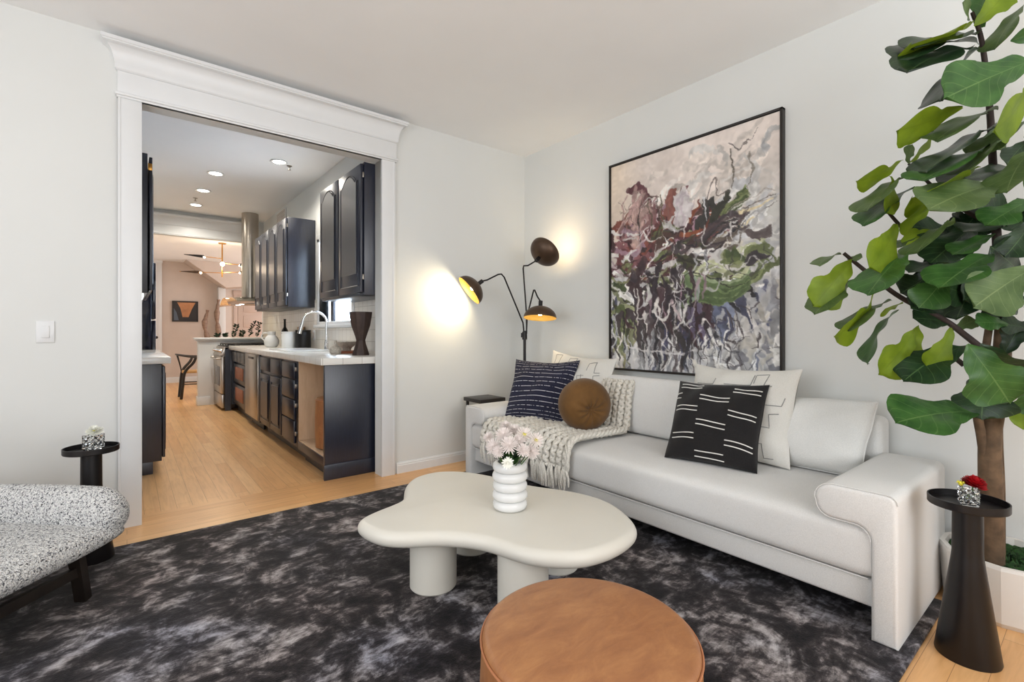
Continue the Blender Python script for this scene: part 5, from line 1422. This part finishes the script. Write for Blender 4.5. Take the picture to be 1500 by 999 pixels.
# ------------------------------------------------------------------ dining room things
def greenery():
    t = thing('greenery', 'dark leafy sprigs lying on the half wall ledge', 'greenery', (1.5, 8.73, 1.03)); random.seed(9)
    for k in range(7):
        bx = 1.10+k*.11; tall = (.05, .05, .20, .10, .26, .24, .12)[k]; m = MB()
        d = Vector((random.uniform(-.02, .05)+(.06 if k > 3 else 0), 0, tall)); b = Vector((bx, 8.73, 1.034)); m.tube([b, b+d*.5+Vector((.005, 0, 0)), b+d], [.003, .003, .001], 5)
        for i in range(30):
            p = b+d*((i+1)/31); a = random.uniform(0, 2*PI); L = Vector((math.cos(a), math.sin(a)*.5, .5))*random.uniform(.035, .06); s = L.cross(Vector((0, .8, .5))).normalized()*.013
            q = [m.b.verts.new(x) for x in (p, p+L*.5+s, p+L, p+L*.5-s)]; m.b.faces.new(q)
        m.build('sprig', 'leafD', t, weld=False, recalc=False)
greenery()
def wishbone():
    o = Vector((.92, 9.82, 0)); t = thing('dining_chair', 'black wishbone dining chair with a woven seat beyond the half wall', 'dining chair', o)
    P = lambda x, y, z: o+Vector((x, y, z))
    for x, y, tall in ((-.2, .2, 0), (-.2, -.2, 1), (.24, .2, 0), (.24, -.2, 0)): pass
    # chair faces +x ; the curved back is at -x
    for sy in (-1, 1):
        m = MB(); m.tube(catopen([P(-.22, sy*.20, 0), P(-.20, sy*.22, .22), P(-.17, sy*.225, .45), P(-.06, sy*.26, .60), P(-.02, sy*.28, .70)], 6), [.022]*20+[.02]*5, 8); m.build('rear_leg', 'black_wood', t)
        m = MB(); m.cyl(P(.24, sy*.23, 0), P(.22, sy*.22, .44), .018, .022, 12); m.build('front_leg', 'black_wood', t)
        m = MB(); m.cyl(P(-.2, sy*.215, .25), P(.23, sy*.22, .24), .009, n=8); m.build('stretcher', 'black_wood', t)
    m = MB(); m.tube(catopen([P(.06, .30, .69), P(-.08, .27, .70), P(-.24, .15, .73), P(-.28, 0, .74), P(-.24, -.15, .73), P(-.08, -.27, .70), P(.06, -.30, .69)], 6), .014, 8); m.build('arm_rail', 'black_wood', t)
    m = MB()
    for sy in (-1, 1): m.tube(catopen([P(-.20, 0, .44), P(-.22, .01*sy, .55), P(-.262, .09*sy, .73)], 5), .010, 8)
    m.build('back_splat', 'black_wood', t)
    m = MB(); m.prism([P(-.20, -.2, .43), P(.24, -.24, .43), P(.24, .24, .43), P(-.20, .2, .43)], (0, 0, .03), .008); part(m.build('seat', 'rush', t), 'woven straw seat')
wishbone()
# framed picture on end wall
t = thing('framed_picture', 'small framed picture of an orange shape between dark forms, on the end wall', 'picture', (1.01, 12.9, 1.35))
m = MB(); x0, x1, z0, z1 = .772, 1.251, 1.345, 1.80
m.box(x0, 12.86, z0, x0+.02, 12.899, z1, .002); m.box(x1-.02, 12.86, z0, x1, 12.899, z1, .002); m.box(x0, 12.86, z0, x1, 12.899, z0+.02, .002); m.box(x0, 12.86, z1-.02, x1, 12.899, z1, .002); m.build('frame', 'black_wood', t)
m = MB(); m.box(x0+.02, 12.872, z0+.02, x1-.02, 12.898, z1-.02); m.mi = 1
m.prism([(x0+.09, 12.8715, z1-.03), (x1-.05, 12.8715, z1-.03), (x1-.12, 12.8715, z1-.18), (x1-.18, 12.8715, z0+.10), (x0+.19, 12.8715, z0+.10), (x0+.15, 12.8715, z1-.16)], (0, -.001, 0))
m.mi = 2; m.prism([(x0+.03, 12.8714, z0+.03), (x0+.12, 12.8714, z0+.03), (x0+.08, 12.8714, z0+.2), (x0+.03, 12.8714, z0+.3)], (0, -.001, 0))
m.build('print', [plain('dark_print', rgb(30, 24, 26), .4), plain('orange_print', rgb(186, 128, 84), .4, var=.2), plain('blue_print', rgb(84, 96, 112), .4)], t, smooth=False)
# carved totems
def totem(px0, y, H, amp, label, r=.045):
    v = at(px0, 480, 1); x = v.x/v.y*y; m = MB(); random.seed(int(px0)); P = []; R_ = []
    for i in range(26):
        z = H*i/25; P.append((x+amp*math.sin(i*.55), y+.01*math.cos(i*.8), z)); R_.append(r*(1+.28*math.sin(i*1.3)+.1*math.sin(i*3.1))*(1 if i < 24 else .6))
    R_[0] = .07; P[0] = (P[0][0], P[0][1], 0)
    m.tube(P, R_, 12); return tag(m.build('carved_totem', 'totem', ang=60), label, 'sculpture')
M['totem'] = wood('pale_carved_wood', rgb(120, 94, 78), rgb(160, 134, 116))
totem(302, 12.45, 1.60, .03, 'shorter carved wooden totem beside the framed picture')
totem(319, 12.40, 1.84, .018, 'taller slim carved wooden totem next to the pilaster')
# chandelier
def chandelier():
    cx, cy = 1.29, 9.66; cz = 2.29
    t = thing('chandelier', 'brass sputnik chandelier with black cone shades in the dining room', 'chandelier', (cx, cy, DC))
    m = MB(); m.lathe([(0, 0), (.06, 0), (.06, -.015), (0, -.018)], (cx, cy, DC-.0005), 24); m.build('canopy', 'brass', t)
    m = MB(); m.cyl((cx, cy, DC-.015), (cx, cy, cz-.22), .011, n=12); m.build('stem', 'brass', t)
    R_ = Vector((CS, -SN, 0))
    arms = [(cz+.10, -.62, .07, -1), (cz+.02, .62, -.06, 1), (cz-.15, -.74, .03, -1), (cz-.15, .62, .03, 1), (cz-.02, -.1, .0, 0)]
    for i, (z, dx, dz, sd) in enumerate(arms):
        c0 = Vector((cx, cy, z)); e = c0+R_*dx+Vector((0, 0, dz)); 
        if sd == 0: continue
        m = MB(); m.tube([c0, e], .006, 8); m.build('arm', 'brass', t)
        k = c0+(e-c0)*.52; q = (e-k).normalized()
        m = MB(); m.tube([k, k+q*.10, k+q*.34], [.026, .022, .005], 14); m.build('cone_shade', 'black_metal' if i != 2 else 'bronze', t)
        m = MB(); m.sphere(k-q*.012+Vector((0, 0, -.012)), .017, n=12); m.build('bulb', 'bulb', t)
    m = MB(); m.sphere((cx, cy-.03, cz-.0), .035, n=14); m.build('bulb', 'bulb', t)
    point('chandelier_light', (cx-.05, cy-.08, cz-.05), 9, (1, .78, .55), .05)
chandelier()
